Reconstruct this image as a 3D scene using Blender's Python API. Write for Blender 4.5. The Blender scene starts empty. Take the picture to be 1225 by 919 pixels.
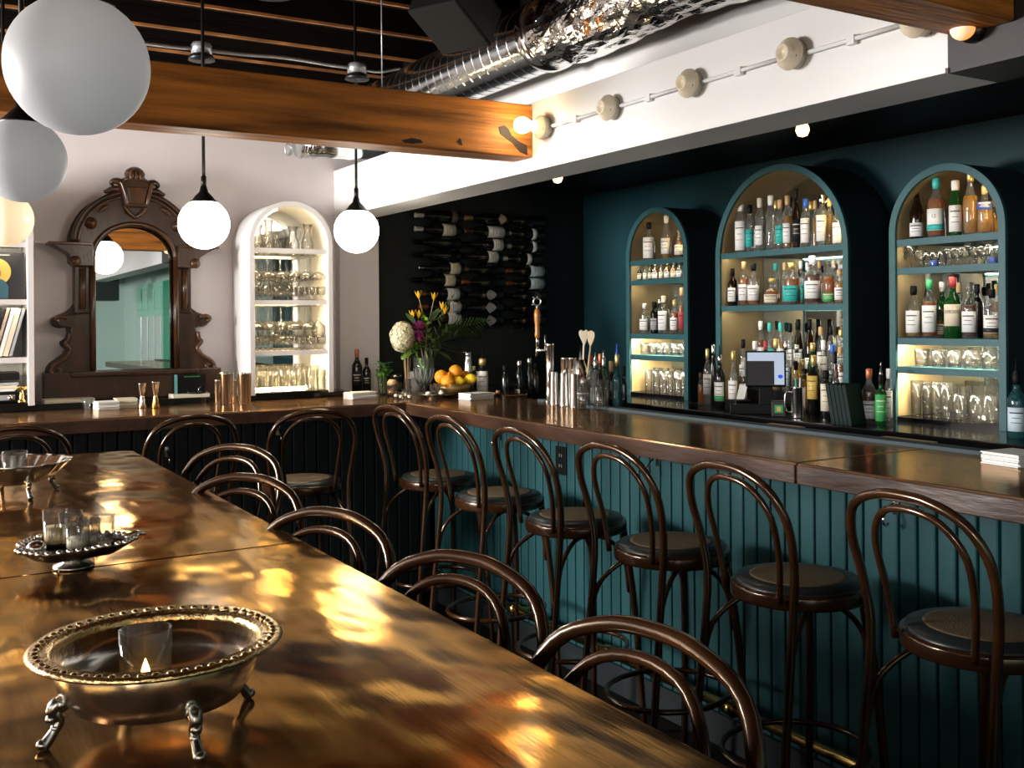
import bpy, bmesh, math, random
from mathutils import Vector, Matrix
random.seed(7)
PI = math.pi
SC = bpy.context.scene
COL = SC.collection

# ------------------------------------------------------------------ camera
FPX, YAW, ROLL, CX, CY, HC = 1235.0, math.radians(31.0), math.radians(-0.407), 612.5, 381.0, 1.48
FW = Vector((math.sin(YAW), math.cos(YAW), 0)); R0 = Vector((math.cos(YAW), -math.sin(YAW), 0)); U0 = Vector((0, 0, 1))
RV = math.cos(ROLL)*R0 + math.sin(ROLL)*U0; UV = -math.sin(ROLL)*R0 + math.cos(ROLL)*U0
CAM = Vector((0, 0, HC))
cd = bpy.data.cameras.new('camera'); cam = bpy.data.objects.new('camera', cd); COL.objects.link(cam)
cd.sensor_fit = 'HORIZONTAL'; cd.sensor_width = 36; cd.lens = FPX/1225*36
cd.shift_x = 0; cd.shift_y = (CY-459.5)/1225
cd.clip_start = 0.05; cd.clip_end = 60
M = Matrix((RV, UV, -FW)).transposed().to_4x4(); M.translation = CAM
cam.matrix_world = M
SC.camera = cam

def ray(px, py): return FW + RV*((px-CX)/FPX) + UV*((CY-py)/FPX)
def at_x(px, py, X): d = ray(px, py); return CAM + d*(X/d.x)
def at_y(px, py, Y): d = ray(px, py); return CAM + d*(Y/d.y)
def at_z(px, py, Z): d = ray(px, py); return CAM + d*((Z-HC)/d.z)
def depth(p): return (Vector(p)-CAM).dot(FW)

# ------------------------------------------------------------------ world, lights, exposure
w = bpy.data.worlds.new('world'); SC.world = w; w.use_nodes = True
w.node_tree.nodes['Background'].inputs[0].default_value = (0.75, 0.85, 1.0, 1)
w.node_tree.nodes['Background'].inputs[1].default_value = 0.03
SC.view_settings.view_transform = 'Standard'; SC.view_settings.look = 'None'
SC.view_settings.exposure = 0.38; SC.view_settings.gamma = 1.0
SC.view_settings.use_curve_mapping = False
SC.cycles.max_bounces = 10; SC.cycles.diffuse_bounces = 3; SC.cycles.glossy_bounces = 5
SC.cycles.transmission_bounces = 6; SC.cycles.transparent_max_bounces = 28
SC.cycles.caustics_reflective = False; SC.cycles.caustics_refractive = False
SC.cycles.sample_clamp_indirect = 6.0
SC.cycles.use_denoising = True

def area(name, loc, direction, sx, sy, power, color=(1, 1, 1), spread=PI):
    l = bpy.data.lights.new(name, 'AREA'); l.shape = 'RECTANGLE'; l.size = sx; l.size_y = sy
    l.energy = power; l.color = color; l.spread = spread
    o = bpy.data.objects.new(name, l); COL.objects.link(o); o.location = loc
    o.rotation_euler = Vector(direction).to_track_quat('-Z', 'Y').to_euler()
    return o
# daylight through the two tall windows of the street side (wall_left)
area('window_daylight', (-2.86, 4.42, 1.80), (1, -0.25, -0.03), 1.3, 1.05, 345, (1.0, 0.97, 0.94))
area('window_daylight', (-2.86, 0.3, 1.66), (1, 0.05, -0.06), 2.4, .90, 22, (1.0, 0.97, 0.94))
# added fills, no window there: entrance from wall_left, room from wall_front
area('window_daylight', (-2.86, -3.2, 1.66), (1, -0.2, -0.02), 2.2, .90, 110, (1.0, 0.98, 0.95))
area('window_daylight', (-.6, -4.84, 1.98), (0.05, 1, -0.02), 3.2, 1.4, 12, (1.0, 0.97, 0.95))

# ------------------------------------------------------------------ materials
MATS = {}
def mat(name, col=(.5, .5, .5), rough=.5, metal=0.0, spec=.5, bump=0.0, bscale=20., var=0.0, vscale=6., stretch=(1, 1, 1),
        emit=None, estr=0.0, coat=0.0, rvar=0.0, tint=None, ior=1.5):
    if name in MATS: return MATS[name]
    m = bpy.data.materials.new(name); m.use_nodes = True; nt = m.node_tree
    b = nt.nodes['Principled BSDF']
    b.inputs['Base Color'].default_value = (*col, 1); b.inputs['Roughness'].default_value = rough
    b.inputs['Metallic'].default_value = metal; b.inputs['Specular IOR Level'].default_value = spec
    b.inputs['IOR'].default_value = ior
    if coat: b.inputs['Coat Weight'].default_value = coat; b.inputs['Coat Roughness'].default_value = .12
    if tint: b.inputs['Specular Tint'].default_value = (*tint, 1)
    if emit: b.inputs['Emission Color'].default_value = (*emit, 1); b.inputs['Emission Strength'].default_value = estr
    if bump or var or rvar:
        tc = nt.nodes.new('ShaderNodeTexCoord'); mp = nt.nodes.new('ShaderNodeMapping')
        mp.inputs['Scale'].default_value = stretch; nt.links.new(tc.outputs['Object'], mp.inputs[0])
    if var:
        n = nt.nodes.new('ShaderNodeTexNoise'); n.inputs['Scale'].default_value = vscale; n.inputs['Detail'].default_value = 6
        nt.links.new(mp.outputs[0], n.inputs[0])
        r = nt.nodes.new('ShaderNodeValToRGB'); r.color_ramp.elements[0].position = .3; r.color_ramp.elements[1].position = .7
        r.color_ramp.elements[0].color = (*[c*(1-var) for c in col], 1); r.color_ramp.elements[1].color = (*[min(1, c*(1+var)) for c in col], 1)
        nt.links.new(n.outputs[0], r.inputs[0]); nt.links.new(r.outputs[0], b.inputs['Base Color'])
    if rvar:
        n3 = nt.nodes.new('ShaderNodeTexNoise'); n3.inputs['Scale'].default_value = vscale*.6; n3.inputs['Detail'].default_value = 5
        nt.links.new(mp.outputs[0], n3.inputs[0])
        mr = nt.nodes.new('ShaderNodeMapRange'); mr.inputs[3].default_value = max(.02, rough-rvar); mr.inputs[4].default_value = rough+rvar
        mr.inputs[1].default_value = .3; mr.inputs[2].default_value = .7
        nt.links.new(n3.outputs[0], mr.inputs[0]); nt.links.new(mr.outputs[0], b.inputs['Roughness'])
    if bump:
        n2 = nt.nodes.new('ShaderNodeTexNoise'); n2.inputs['Scale'].default_value = bscale; n2.inputs['Detail'].default_value = 4
        nt.links.new(mp.outputs[0], n2.inputs[0])
        bp = nt.nodes.new('ShaderNodeBump'); bp.inputs['Strength'].default_value = bump; bp.inputs['Distance'].default_value = .01
        nt.links.new(n2.outputs[0], bp.inputs['Height']); nt.links.new(bp.outputs[0], b.inputs['Normal'])
    MATS[name] = m; return m

def glassmat(name, tint=(.95, .97, .96), body=0.0, bodycol=(1, 1, 1), rough=.02, ior=1.5, edge=.5):
    """thin clear glass: see-through with Fresnel reflection and a little body that catches light"""
    if name in MATS: return MATS[name]
    m = bpy.data.materials.new(name); m.use_nodes = True; nt = m.node_tree; nt.nodes.clear()
    out = nt.nodes.new('ShaderNodeOutputMaterial')
    tr = nt.nodes.new('ShaderNodeBsdfTransparent'); tr.inputs[0].default_value = (*tint, 1)
    gl = nt.nodes.new('ShaderNodeBsdfGlossy'); gl.inputs['Roughness'].default_value = rough
    fr = nt.nodes.new('ShaderNodeFresnel')
    ge = nt.nodes.new('ShaderNodeNewGeometry'); mi = nt.nodes.new('ShaderNodeMix'); mi.inputs[2].default_value = ior; mi.inputs[3].default_value = 1/ior   # thin wall: same reflection on both sides
    nt.links.new(ge.outputs['Backfacing'], mi.inputs[0]); nt.links.new(mi.outputs[0], fr.inputs[0])
    lw = nt.nodes.new('ShaderNodeLayerWeight'); lw.inputs[0].default_value = .22
    mc = nt.nodes.new('ShaderNodeMix'); mc.data_type = 'RGBA'; mc.inputs[6].default_value = (*tint, 1); mc.inputs[7].default_value = (*[c*edge for c in tint], 1)   # the longer path through the wall at its edges
    nt.links.new(lw.outputs['Facing'], mc.inputs[0]); nt.links.new(mc.outputs[2], tr.inputs[0])
    cur = tr
    if body:
        df = nt.nodes.new('ShaderNodeBsdfTranslucent'); df.inputs[0].default_value = (*bodycol, 1)
        d2 = nt.nodes.new('ShaderNodeBsdfDiffuse'); d2.inputs[0].default_value = (*bodycol, 1)
        mm = nt.nodes.new('ShaderNodeMixShader'); mm.inputs[0].default_value = .5
        nt.links.new(df.outputs[0], mm.inputs[1]); nt.links.new(d2.outputs[0], mm.inputs[2])
        mx = nt.nodes.new('ShaderNodeMixShader'); mx.inputs[0].default_value = body
        nt.links.new(tr.outputs[0], mx.inputs[1]); nt.links.new(mm.outputs[0], mx.inputs[2]); cur = mx
    mf = nt.nodes.new('ShaderNodeMixShader')
    nt.links.new(fr.outputs[0], mf.inputs[0]); nt.links.new(cur.outputs[0], mf.inputs[1]); nt.links.new(gl.outputs[0], mf.inputs[2])
    nt.links.new(mf.outputs[0], out.inputs[0])
    MATS[name] = m; return m

def lampmat(name, col, strength, base=(.8, .8, .8), rough=.15):
    return mat(name, base, rough, emit=col, estr=strength)

plaster = mat('plaster', (.74, .68, .675), .85, var=.035, vscale=3, bump=.15, bscale=9)
white = mat('white_paint', (.80, .79, .77), .5, bump=.08, bscale=14, var=.03, vscale=4, stretch=(1, .25, 1))
nichewhite = mat('niche_paint', (.74, .70, .68), .45)
teal = mat('teal_paint', (.010, .047, .058), .5, spec=.25, bump=.06, bscale=30, var=.15, vscale=3)
tealtrim = mat('teal_trim_paint', (.030, .100, .114), .45, spec=.3, var=.10, vscale=12)
tealslat = mat('teal_beadboard_paint', (.015, .070, .078), .55, spec=.22, var=.22, vscale=5, stretch=(1, 1, .3), bump=.08, bscale=60)
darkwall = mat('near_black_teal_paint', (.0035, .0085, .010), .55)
black = mat('black_paint', (.004, .004, .0045), .5, spec=.15)
blackgloss = mat('black_glossy', (.004, .004, .005), .12)
blackmet = mat('black_metal', (.008, .008, .008), .35, metal=.3)
darkceil = mat('dark_stained_joist', (.006, .0036, .0022), .8, spec=.08, var=.6, vscale=5, stretch=(.3, 6, 6), bump=.4, bscale=20)
board = mat('brown_ceiling_board', (.060, .026, .011), .7, spec=.15, var=.55, vscale=4, stretch=(7, .4, 5), bump=.3, bscale=20)
beamwood = mat('orange_beam_wood', (.46, .16, .024), .55, var=.65, vscale=2.6, stretch=(.7, 9, 9), bump=.5, bscale=11, spec=.3)
beamdark = mat('beam_knot', (.02, .009, .004), .7)
barwood = mat('varnished_bar_wood', (.25, .145, .082), .17, metal=.75, var=.4, vscale=3, stretch=(2, 2, 2), bump=.05, bscale=7, rvar=.05, spec=.6, tint=(1, .68, .38))
baredge = mat('bar_edge_wood', (.045, .019, .009), .35, var=.45, vscale=6, stretch=(4, .7, 4), bump=.1, bscale=20)
bentwood = mat('bentwood_brown', (.028, .0105, .004), .20, var=.45, vscale=9, spec=.75, coat=.35, tint=(1, .78, .55))
seatpad = mat('seat_dark_pad', (.012, .018, .018), .35)
cane = mat('seat_tan_cane', (.11, .075, .034), .5, bump=.5, bscale=200)
brass = mat('brass', (.60, .42, .14), .22, metal=1)
chrome = mat('chrome', (.86, .86, .86), .09, metal=1)
steel = mat('brushed_steel', (.80, .79, .77), .16, metal=1)
silver = mat('aged_silver', (.86, .83, .76), .20, metal=1, bump=.06, bscale=25)
gildsilver = mat('gilt_silver_rim', (.80, .58, .28), .25, metal=1, bump=.3, bscale=90)
darksilver = mat('tarnished_silver', (.30, .29, .27), .25, metal=1)
duct = mat('galvanised_duct', (.74, .79, .83), .17, metal=1, var=.25, vscale=7, bump=.1, bscale=12)
foil = mat('crinkled_foil', (.82, .80, .76), .12, metal=1, bump=.9, bscale=26, stretch=(1, .5, 1))
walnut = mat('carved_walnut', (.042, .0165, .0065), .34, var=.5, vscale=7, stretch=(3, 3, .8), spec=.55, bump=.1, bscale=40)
walnutlight = mat('carved_walnut_highlight', (.075, .032, .012), .26, var=.4, vscale=9, stretch=(3, 3, .8), spec=.6)  # lighter walnut tone for the raised carving
mirror = mat('mirror_silvering', (.86, .88, .87), .012, metal=1)
archmirror = mat('arch_mirror_silvering', (.70, .76, .76), .03, metal=1)
globelow = lampmat('opal_glass_low', (1.0, 1.0, 1.0), .15, (.36, .36, .36), .5)  # weak even glow put into the glass over a dulled grey base
globelit = lampmat('opal_glass_lit', (1.0, .90, .76), 15.0, (.85, .85, .83))
globewarm = lampmat('opal_glass_warm', (1.0, .74, .40), .62, (.85, .85, .83))
bulbglow = lampmat('bulb_glow', (1.0, .82, .52), 38)
bulbamber = lampmat('bulb_amber_glow', (1.0, .55, .16), 7)
bulbdim = lampmat('bulb_dim_amber', (1.0, .42, .06), .7)
ledwarm = lampmat('led_warm', (1.0, .66, .26), 60)
ledwhite = lampmat('led_white', (1.0, .86, .64), 32)
ledbase = lampmat('led_base', (1.0, .86, .62), 340)
ledniche = lampmat('led_niche', (1.0, .74, .38), 260)
liner = mat('tan_cabinet_liner', (.40, .30, .15), .4)
flame = lampmat('candle_flame', (1.0, .55, .15), 40)
porcelain = mat('cream_porcelain', (.70, .60, .44), .3)
conduitgrey = mat('grey_conduit', (.42, .44, .45), .35, metal=.6)
glass = glassmat('clear_glass', (.96, .98, .97), .07)
glasswarm = glassmat('clear_drinking_glass', (.98, .98, .97), .025, (1, .97, .9), edge=.35)
amberliq = glassmat('amber_spirit', (.80, .36, .05), .42, (.72, .26, .03))
goldliq = glassmat('golden_spirit', (.95, .68, .22), .40, (.90, .52, .09))
brownliq = glassmat('brown_spirit', (.40, .13, .03), .45, (.26, .08, .02))
clearliq = glassmat('clear_spirit', (.95, .96, .95), .10, (.95, .95, .92))
greenglass = glassmat('green_glass', (.10, .42, .12), .35, (.03, .22, .05))
brownglass = glassmat('brown_glass', (.16, .06, .02), .6, (.035, .014, .006))
darkglass = mat('dark_bottle_glass', (.006, .007, .006), .08)
tealglass = glassmat('teal_glass', (.3, .6, .62), .3, (.08, .25, .27))
paper = mat('white_paper', (.80, .79, .76), .7)
cream = mat('cream_paper', (.72, .64, .48), .7)
waxlit = lampmat('glowing_candle_wax', (1, .46, .10), .55, (.85, .6, .3), .4)  # flame light through the wax painted in as emission
wax = mat('candle_wax', (.85, .66, .38), .45, emit=(1, .6, .25), estr=.0)
ink = mat('dark_ink', (.02, .02, .025), .6)
LAB = {'white': paper, 'cream': cream, 'teal': mat('teal_paper', (.03, .42, .38), .6), 'gold': mat('gold_paper', (.62, .42, .10), .4),
       'black': mat('black_paper', (.012, .012, .014), .5), 'blue': mat('blue_paper', (.04, .10, .42), .5), 'green': mat('green_paper', (.05, .35, .10), .6),
       'red': mat('red_paper', (.45, .05, .05), .6), 'grey': mat('grey_paper', (.33, .34, .35), .6), 'pale blue': mat('pale_blue_paper', (.52, .64, .70), .6)}
CAP = {'white': paper, 'black': black, 'gold': mat('gold_foil', (.72, .52, .18), .3, metal=.7), 'tan': mat('cork_tan', (.52, .34, .16), .6),
       'green': mat('green_cap', (.03, .30, .12), .4), 'teal': mat('teal_cap', (.04, .45, .40), .4), 'red': mat('red_wax', (.30, .03, .03), .35),
       'copper': mat('copper_cap', (.50, .16, .07), .35, metal=.4), 'silver': steel, 'clear': glass, 'blue': mat('blue_cap', (.03, .12, .5), .4), 'brown': mat('brown_cap', (.10, .04, .02), .5),
       'cream': cream}

def tablemat():
    m = bpy.data.materials.new('varnished_table_wood'); m.use_nodes = True; nt = m.node_tree; b = nt.nodes['Principled BSDF']
    N = nt.nodes.new; L = nt.links.new
    tc = N('ShaderNodeTexCoord')
    mp = N('ShaderNodeMapping'); mp.inputs['Scale'].default_value = (9, .9, 1); L(tc.outputs['Object'], mp.inputs[0])
    n = N('ShaderNodeTexNoise'); n.inputs['Scale'].default_value = 2.4; n.inputs['Detail'].default_value = 8; n.inputs['Roughness'].default_value = .65; L(mp.outputs[0], n.inputs[0])
    r = N('ShaderNodeValToRGB'); e = r.color_ramp.elements
    e[0].position = .30; e[0].color = (.010, .005, .002, 1); e[1].position = .74; e[1].color = (.37, .215, .115, 1)
    L(n.outputs[0], r.inputs[0]); L(r.outputs[0], b.inputs['Base Color'])
    n2 = N('ShaderNodeTexNoise'); n2.inputs['Scale'].default_value = 5.5; n2.inputs['Detail'].default_value = 3; L(tc.outputs['Object'], n2.inputs[0])
    mr = N('ShaderNodeMapRange'); mr.inputs[1].default_value = .35; mr.inputs[2].default_value = .7; mr.inputs[3].default_value = .07; mr.inputs[4].default_value = .17
    L(n2.outputs[0], mr.inputs[0]); L(mr.outputs[0], b.inputs['Roughness'])
    mp2 = N('ShaderNodeMapping'); mp2.inputs['Scale'].default_value = (1, .55, 1); L(tc.outputs['Object'], mp2.inputs[0])
    n3 = N('ShaderNodeTexNoise'); n3.inputs['Scale'].default_value = 5; n3.inputs['Detail'].default_value = 2; L(mp2.outputs[0], n3.inputs[0])
    b1 = N('ShaderNodeBump'); b1.inputs['Strength'].default_value = .75; b1.inputs['Distance'].default_value = .02; L(n3.outputs[0], b1.inputs['Height'])
    b2 = N('ShaderNodeBump'); b2.inputs['Strength'].default_value = .12; b2.inputs['Distance'].default_value = .004; L(n.outputs[0], b2.inputs['Height']); L(b1.outputs[0], b2.inputs['Normal'])
    L(b2.outputs[0], b.inputs['Normal'])
    b.inputs['Metallic'].default_value = .80; b.inputs['IOR'].default_value = 1.6; b.inputs['Specular IOR Level'].default_value = .6; b.inputs['Specular Tint'].default_value = (1, .66, .28, 1)
    b.inputs['Coat Weight'].default_value = .12; b.inputs['Coat Roughness'].default_value = .12
    return m
tablewood = tablemat()

# ------------------------------------------------------------------ mesh helpers
class MB:
    def __init__(s): s.v = []; s.f = []; s.sm = []
    def add(s, vs, fs, smooth=False):
        o = len(s.v); s.v += [tuple(v) for v in vs]
        for f in fs: s.f.append(tuple(i+o for i in f)); s.sm.append(smooth)
        return s
    def box(s, x0, x1, y0, y1, z0, z1, rot=None, at=None):
        vs = [Vector(p) for p in ((x0, y0, z0), (x1, y0, z0), (x1, y1, z0), (x0, y1, z0), (x0, y0, z1), (x1, y0, z1), (x1, y1, z1), (x0, y1, z1))]
        if rot is not None: vs = [rot @ v for v in vs]
        if at is not None: vs = [v+Vector(at) for v in vs]
        return s.add(vs, [(0, 3, 2, 1), (4, 5, 6, 7), (0, 1, 5, 4), (1, 2, 6, 5), (2, 3, 7, 6), (3, 0, 4, 7)])
    def lathe(s, prof, n=20, at=(0, 0, 0), sx=1, sy=1, rot=None, smooth=True):
        vs = []; fs = []; at = Vector(at)
        for (r, z) in prof:
            for k in range(n):
                a = 2*PI*k/n; p = Vector((r*math.cos(a)*sx, r*math.sin(a)*sy, z))
                if rot is not None: p = rot @ p
                vs.append(p+at)
        for i in range(len(prof)-1):
            if prof[i] == prof[i+1]: continue
            for k in range(n):
                k2 = (k+1) % n; fs.append((i*n+k, i*n+k2, (i+1)*n+k2, (i+1)*n+k))
        if prof[0][0] > 1e-5 and prof[0] != prof[-1]: fs.append(tuple(range(n-1, -1, -1)))
        if prof[-1][0] > 1e-5 and prof[0] != prof[-1]: fs.append(tuple(range((len(prof)-1)*n, len(prof)*n)))
        return s.add(vs, fs, smooth)
    def tube(s, pts, r, n=8, closed=False, sub=0):
        pts = [Vector(p) for p in pts]; rs = r if isinstance(r, (list, tuple)) else [r]*len(pts)
        if sub:
            P = []; Rr = []; m = len(pts)
            for i in range(m if closed else m-1):
                p0 = pts[(i-1) % m] if (closed or i > 0) else pts[0]*2-pts[1]
                p1 = pts[i]; p2 = pts[(i+1) % m]
                p3 = pts[(i+2) % m] if (closed or i+2 < m) else pts[-1]*2-pts[-2]
                for k in range(sub):
                    t = k/sub
                    P.append(.5*((2*p1)+(p2-p0)*t+(2*p0-5*p1+4*p2-p3)*t*t+(3*p1-p0-3*p2+p3)*t**3)); Rr.append(rs[i]*(1-t)+rs[(i+1) % m]*t)
            if not closed: P.append(pts[-1]); Rr.append(rs[-1])
            pts, rs = P, Rr
        m = len(pts); vs = []; fs = []
        t0 = (pts[1]-pts[0]).normalized(); nrm = t0.orthogonal().normalized(); prev = t0
        for i in range(m):
            if closed: t = (pts[(i+1) % m]-pts[i-1]).normalized()
            else: t = (pts[min(i+1, m-1)]-pts[max(i-1, 0)]).normalized()
            q = prev.rotation_difference(t); nrm = (q @ nrm); nrm = (nrm-t*nrm.dot(t)).normalized(); prev = t
            bn = t.cross(nrm)
            for k in range(n):
                a = 2*PI*k/n; vs.append(pts[i]+(nrm*math.cos(a)+bn*math.sin(a))*rs[i])
        for i in range(m if closed else m-1):
            j = (i+1) % m
            for k in range(n):
                k2 = (k+1) % n; fs.append((i*n+k, i*n+k2, j*n+k2, j*n+k))
        if not closed: fs.append(tuple(range(n-1, -1, -1))); fs.append(tuple(range((m-1)*n, m*n)))
        return s.add(vs, fs, True)
    def sphere(s, c, r, n=16, m=10, sx=1, sy=1, sz=1, rot=None):
        prof = [(r*math.sin(PI*i/m), -r*math.cos(PI*i/m)*sz) for i in range(m+1)]
        prof[0] = (1e-6, prof[0][1]); prof[-1] = (1e-6, prof[-1][1])
        return s.lathe(prof, n, c, sx, sy, rot)
    def prism(s, poly, axis, a, b, smooth=False):
        """poly: 2-D points; axis 'x': (y,z) points, 'y': (x,z), 'z': (x,y); extruded from a to b"""
        n = len(poly)
        def P(p, t): return {'x': (t, p[0], p[1]), 'y': (p[0], t, p[1]), 'z': (p[0], p[1], t)}[axis]
        vs = [P(p, a) for p in poly]+[P(p, b) for p in poly]
        fs = [tuple(range(n-1, -1, -1)), tuple(range(n, 2*n))]+[(i, (i+1) % n, (i+1) % n+n, i+n) for i in range(n)]
        return s.add(vs, fs, smooth)
    def ring(s, outer, inner, axis, a, b, closed=False):
        """strip between two open outlines of equal length, extruded a..b"""
        n = len(outer)
        def P(p, t): return {'x': (t, p[0], p[1]), 'y': (p[0], t, p[1]), 'z': (p[0], p[1], t)}[axis]
        vs = [P(p, a) for p in outer]+[P(p, b) for p in outer]+[P(p, a) for p in inner]+[P(p, b) for p in inner]
        fs = []
        for i in range(n if closed else n-1):
            j = (i+1) % n
            fs += [(i, j, j+n, i+n), (2*n+i, 3*n+i, 3*n+j, 2*n+j), (i, 2*n+i, 2*n+j, j), (i+n, j+n, 3*n+j, 3*n+i)]
        if not closed: fs += [(0, n, 3*n, 2*n), (n-1, 3*n-1, 4*n-1, 2*n-1)]
        return s.add(vs, fs)
    def mesh(s, name, bevel=0.0):
        me = bpy.data.meshes.new(name); me.from_pydata(s.v, [], s.f); me.polygons.foreach_set('use_smooth', s.sm)
        bm = bmesh.new(); bm.from_mesh(me); bmesh.ops.recalc_face_normals(bm, faces=bm.faces)
        if bevel:
            es = [e for e in bm.edges if len(e.link_faces) == 2 and e.calc_face_angle(0) > .6]
            bmesh.ops.bevel(bm, geom=es, offset=bevel, segments=2, profile=.5, affect='EDGES', clamp_overlap=True)
        bm.to_mesh(me); bm.free(); me.update()
        return me
    def build(s, name, m, parent=None, bevel=0.0, loc=None):
        me = s.mesh(name, bevel); me.materials.append(m)
        o = bpy.data.objects.new(name, me); COL.objects.link(o)
        if parent is not None: o.parent = parent
        if loc is not None: o.location = loc
        return o

def inst(name, me, parent=None, loc=(0, 0, 0), rotz=0):
    o = bpy.data.objects.new(name, me); COL.objects.link(o)
    if parent is not None: o.parent = parent
    o.location = loc; o.rotation_euler = (0, 0, rotz)
    return o
def tag(o, label, cat, group=None):
    o['label'] = label; o['category'] = cat
    if group: o['group'] = group
    return o
def thing(name, label, cat, loc=(0, 0, 0), rotz=0, group=None):
    o = bpy.data.objects.new(name, None); COL.objects.link(o); o.empty_display_size = .05
    o.location = loc; o.rotation_euler = (0, 0, rotz)
    return tag(o, label, cat, group)
def struct(o): o['kind'] = 'structure'; return o
def dup(root, loc, rotz=None, label=None, group=None):
    def cp(o, parent):
        c = o.copy(); COL.objects.link(c); c.parent = parent
        for ch in o.children: cp(ch, c)
        return c
    r = cp(root, None); r.location = loc
    if rotz is not None: r.rotation_euler = (0, 0, rotz)
    if label: r['label'] = label
    if group: r['group'] = group
    return r
ORD = ['first', 'second', 'third', 'fourth', 'fifth', 'sixth', 'seventh', 'eighth', 'ninth', 'tenth', 'eleventh', 'twelfth', 'thirteenth', 'fourteenth', 'fifteenth',
       'sixteenth', 'seventeenth', 'eighteenth', 'nineteenth', 'twentieth', 'twenty-first', 'twenty-second', 'twenty-third', 'twenty-fourth']
def arch_pts(c, half, z0, spring, n=20):
    return [(c-half, z0)]+[(c-half*math.cos(PI*i/n), spring+half*math.sin(PI*i/n)) for i in range(n+1)]+[(c+half, z0)]
_T = {}
def text_verts(s, size):
    k = (s, size)
    if k in _T: return _T[k]
    cu = bpy.data.curves.new('lettering', 'FONT'); cu.body = s; cu.size = size; cu.align_x = 'CENTER'; cu.align_y = 'CENTER'; cu.resolution_u = 2
    o = bpy.data.objects.new('lettering', cu); COL.objects.link(o)
    bpy.context.view_layer.update()
    me = bpy.data.meshes.new_from_object(o.evaluated_get(bpy.context.evaluated_depsgraph_get()))
    r = ([tuple(v.co) for v in me.vertices], [tuple(p.vertices) for p in me.polygons])
    bpy.data.objects.remove(o); bpy.data.curves.remove(cu); bpy.data.meshes.remove(me)
    _T[k] = r; return r

# ================================================================== SETTING
XW, XF, YB, YWINE = 3.92, 3.60, 5.45, 5.60
struct(MB().box(-3.2, 4.1, -5.2, 5.8, -.1, 0).build('floor', mat('dark_floor_boards', (.006, .0045, .004), .7, spec=.1, var=.4, vscale=5)))
struct(MB().box(-3.0, 2.37, YB, YB+.15, 0, 3.1).build('wall_back', plaster))
struct(MB().box(2.125, 2.36, 5.385, YB, 0, 2.045).build('pillar', plaster))
struct(MB().box(2.37, 4.1, YWINE, YWINE+.15, 0, 2.31).build('wall_far', darkwall))
struct(MB().box(XW, XW+.15, -1.25, YWINE, 0, 2.31).build('wall_right', teal))
struct(MB().box(2.9, XW+.15, -1.37, -1.25, 0, 2.31).build('wall_return', mat('pale_green_paint', (.50, .66, .60), .6)))
struct(MB().box(-3.1, 4.1, -5.15, -5.0, 0, 3.1).build('wall_front', MATS['pale_green_paint']))
wr = struct(MB().box(2.9, 3.05, -5.0, -1.37, 0, 2.31).build('wall_entrance', MATS['pale_green_paint']))
# left (street) wall with two tall windows
wl = MB()
for (a, b, c, d) in ((-5.0, -.9, 0, 3.1), (1.5, 3.72, 0, 3.1), (5.12, YB, 0, 3.1), (-.9, 1.5, 0, 1.2), (3.72, 5.12, 0, 1.2), (-.9, 1.5, 2.12, 3.1), (3.72, 5.12, 2.4, 3.1)):
    wl.box(-3.1, -2.95, a, b, c, d)
struct(wl.build('wall_left', plaster))
for i, (a, b) in enumerate(((3.72, 5.12), (-.9, 1.5))):
    o = struct(MB().box(-3.06, -3.05, a, b, 1.2, 2.12 if i else 2.4).build('window_%d' % (i+1), glass))
    fr = MB()
    for y in (a+.02, (a+b)/2, b-.02): fr.box(-3.08, -3.02, y-.02, y+.02, 1.2, 2.12 if i else 2.4)
    for z in (1.22, 1.7, 2.10 if i else 2.38): fr.box(-3.08, -3.02, a, b, z-.02, z+.02)
    fr.build('window_frame', black, o)
# soffit over the bar, header beam and upper wall
struct(MB().box(2.30, 4.1, -5.0, 5.75, 2.29, 2.33).build('soffit', black))
h = struct(MB().box(2.12, 2.31, 1.54, YB, 2.045, 2.31).build('trim_1', white, bevel=.003))
MB().box(2.108, 2.122, 1.54, YB, 2.045, 2.057).build('edge_bead', white, h)
struct(MB().box(2.118, 2.31, 1.05, 1.54, 2.045, 2.31).build('trim_2', mat('dark_brown_paint', (.012, .008, .006), .5)))
struct(MB().box(2.12, 2.31, -5.0, 1.05, 2.045, 2.31).build('trim_3', white))
struct(MB().box(2.52, 2.60, -5.0, YB, 2.33, 3.1).build('wall_upper', white))
# ceiling: boards running along the room, joists across
ce = struct(MB().box(-3.1, 2.62, -5.15, 5.6, 3.064, 3.12).build('ceiling', black))
bme = {}
for i in range(34):
    x = 2.45-.148*i; k = i % 5
    if k not in bme:
        m_ = MB().box(-.071, .071, -4.9, 5.42, -.012, .012).mesh('board', .003); m_.materials.append(board); bme[k] = m_
    inst('board', bme[k], ce, (x, 0.001*k, 3.046+.003*((i*7) % 3)))
jm = MB().box(-2.92, 2.515, -.024, .024, -.10, .10).mesh('joist', .004); jm.materials.append(darkceil)
jedge = MB().box(-2.9, 2.51, -.0255, -.012, -.1025, -.090).mesh('joist_edge'); jedge.materials.append(mat('worn_joist_edge', (.36, .15, .045), .6, var=.6, vscale=3, stretch=(2, 1, 1)))
for i in range(18):
    j = inst('joist', jm, ce, (0, 5.34-.42*i, 2.93)); inst('worn_edge', jedge, j)
struct(MB().box(-2.94, 2.515, 5.405, 5.449, 2.60, 3.06).build('trim_4', darkceil))
struct(MB().box(2.49, 2.519, -4.9, 5.40, 2.83, 3.06).build('trim_5', darkceil))  # added dark strip standing in for shade along the top of wall_upper
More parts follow.
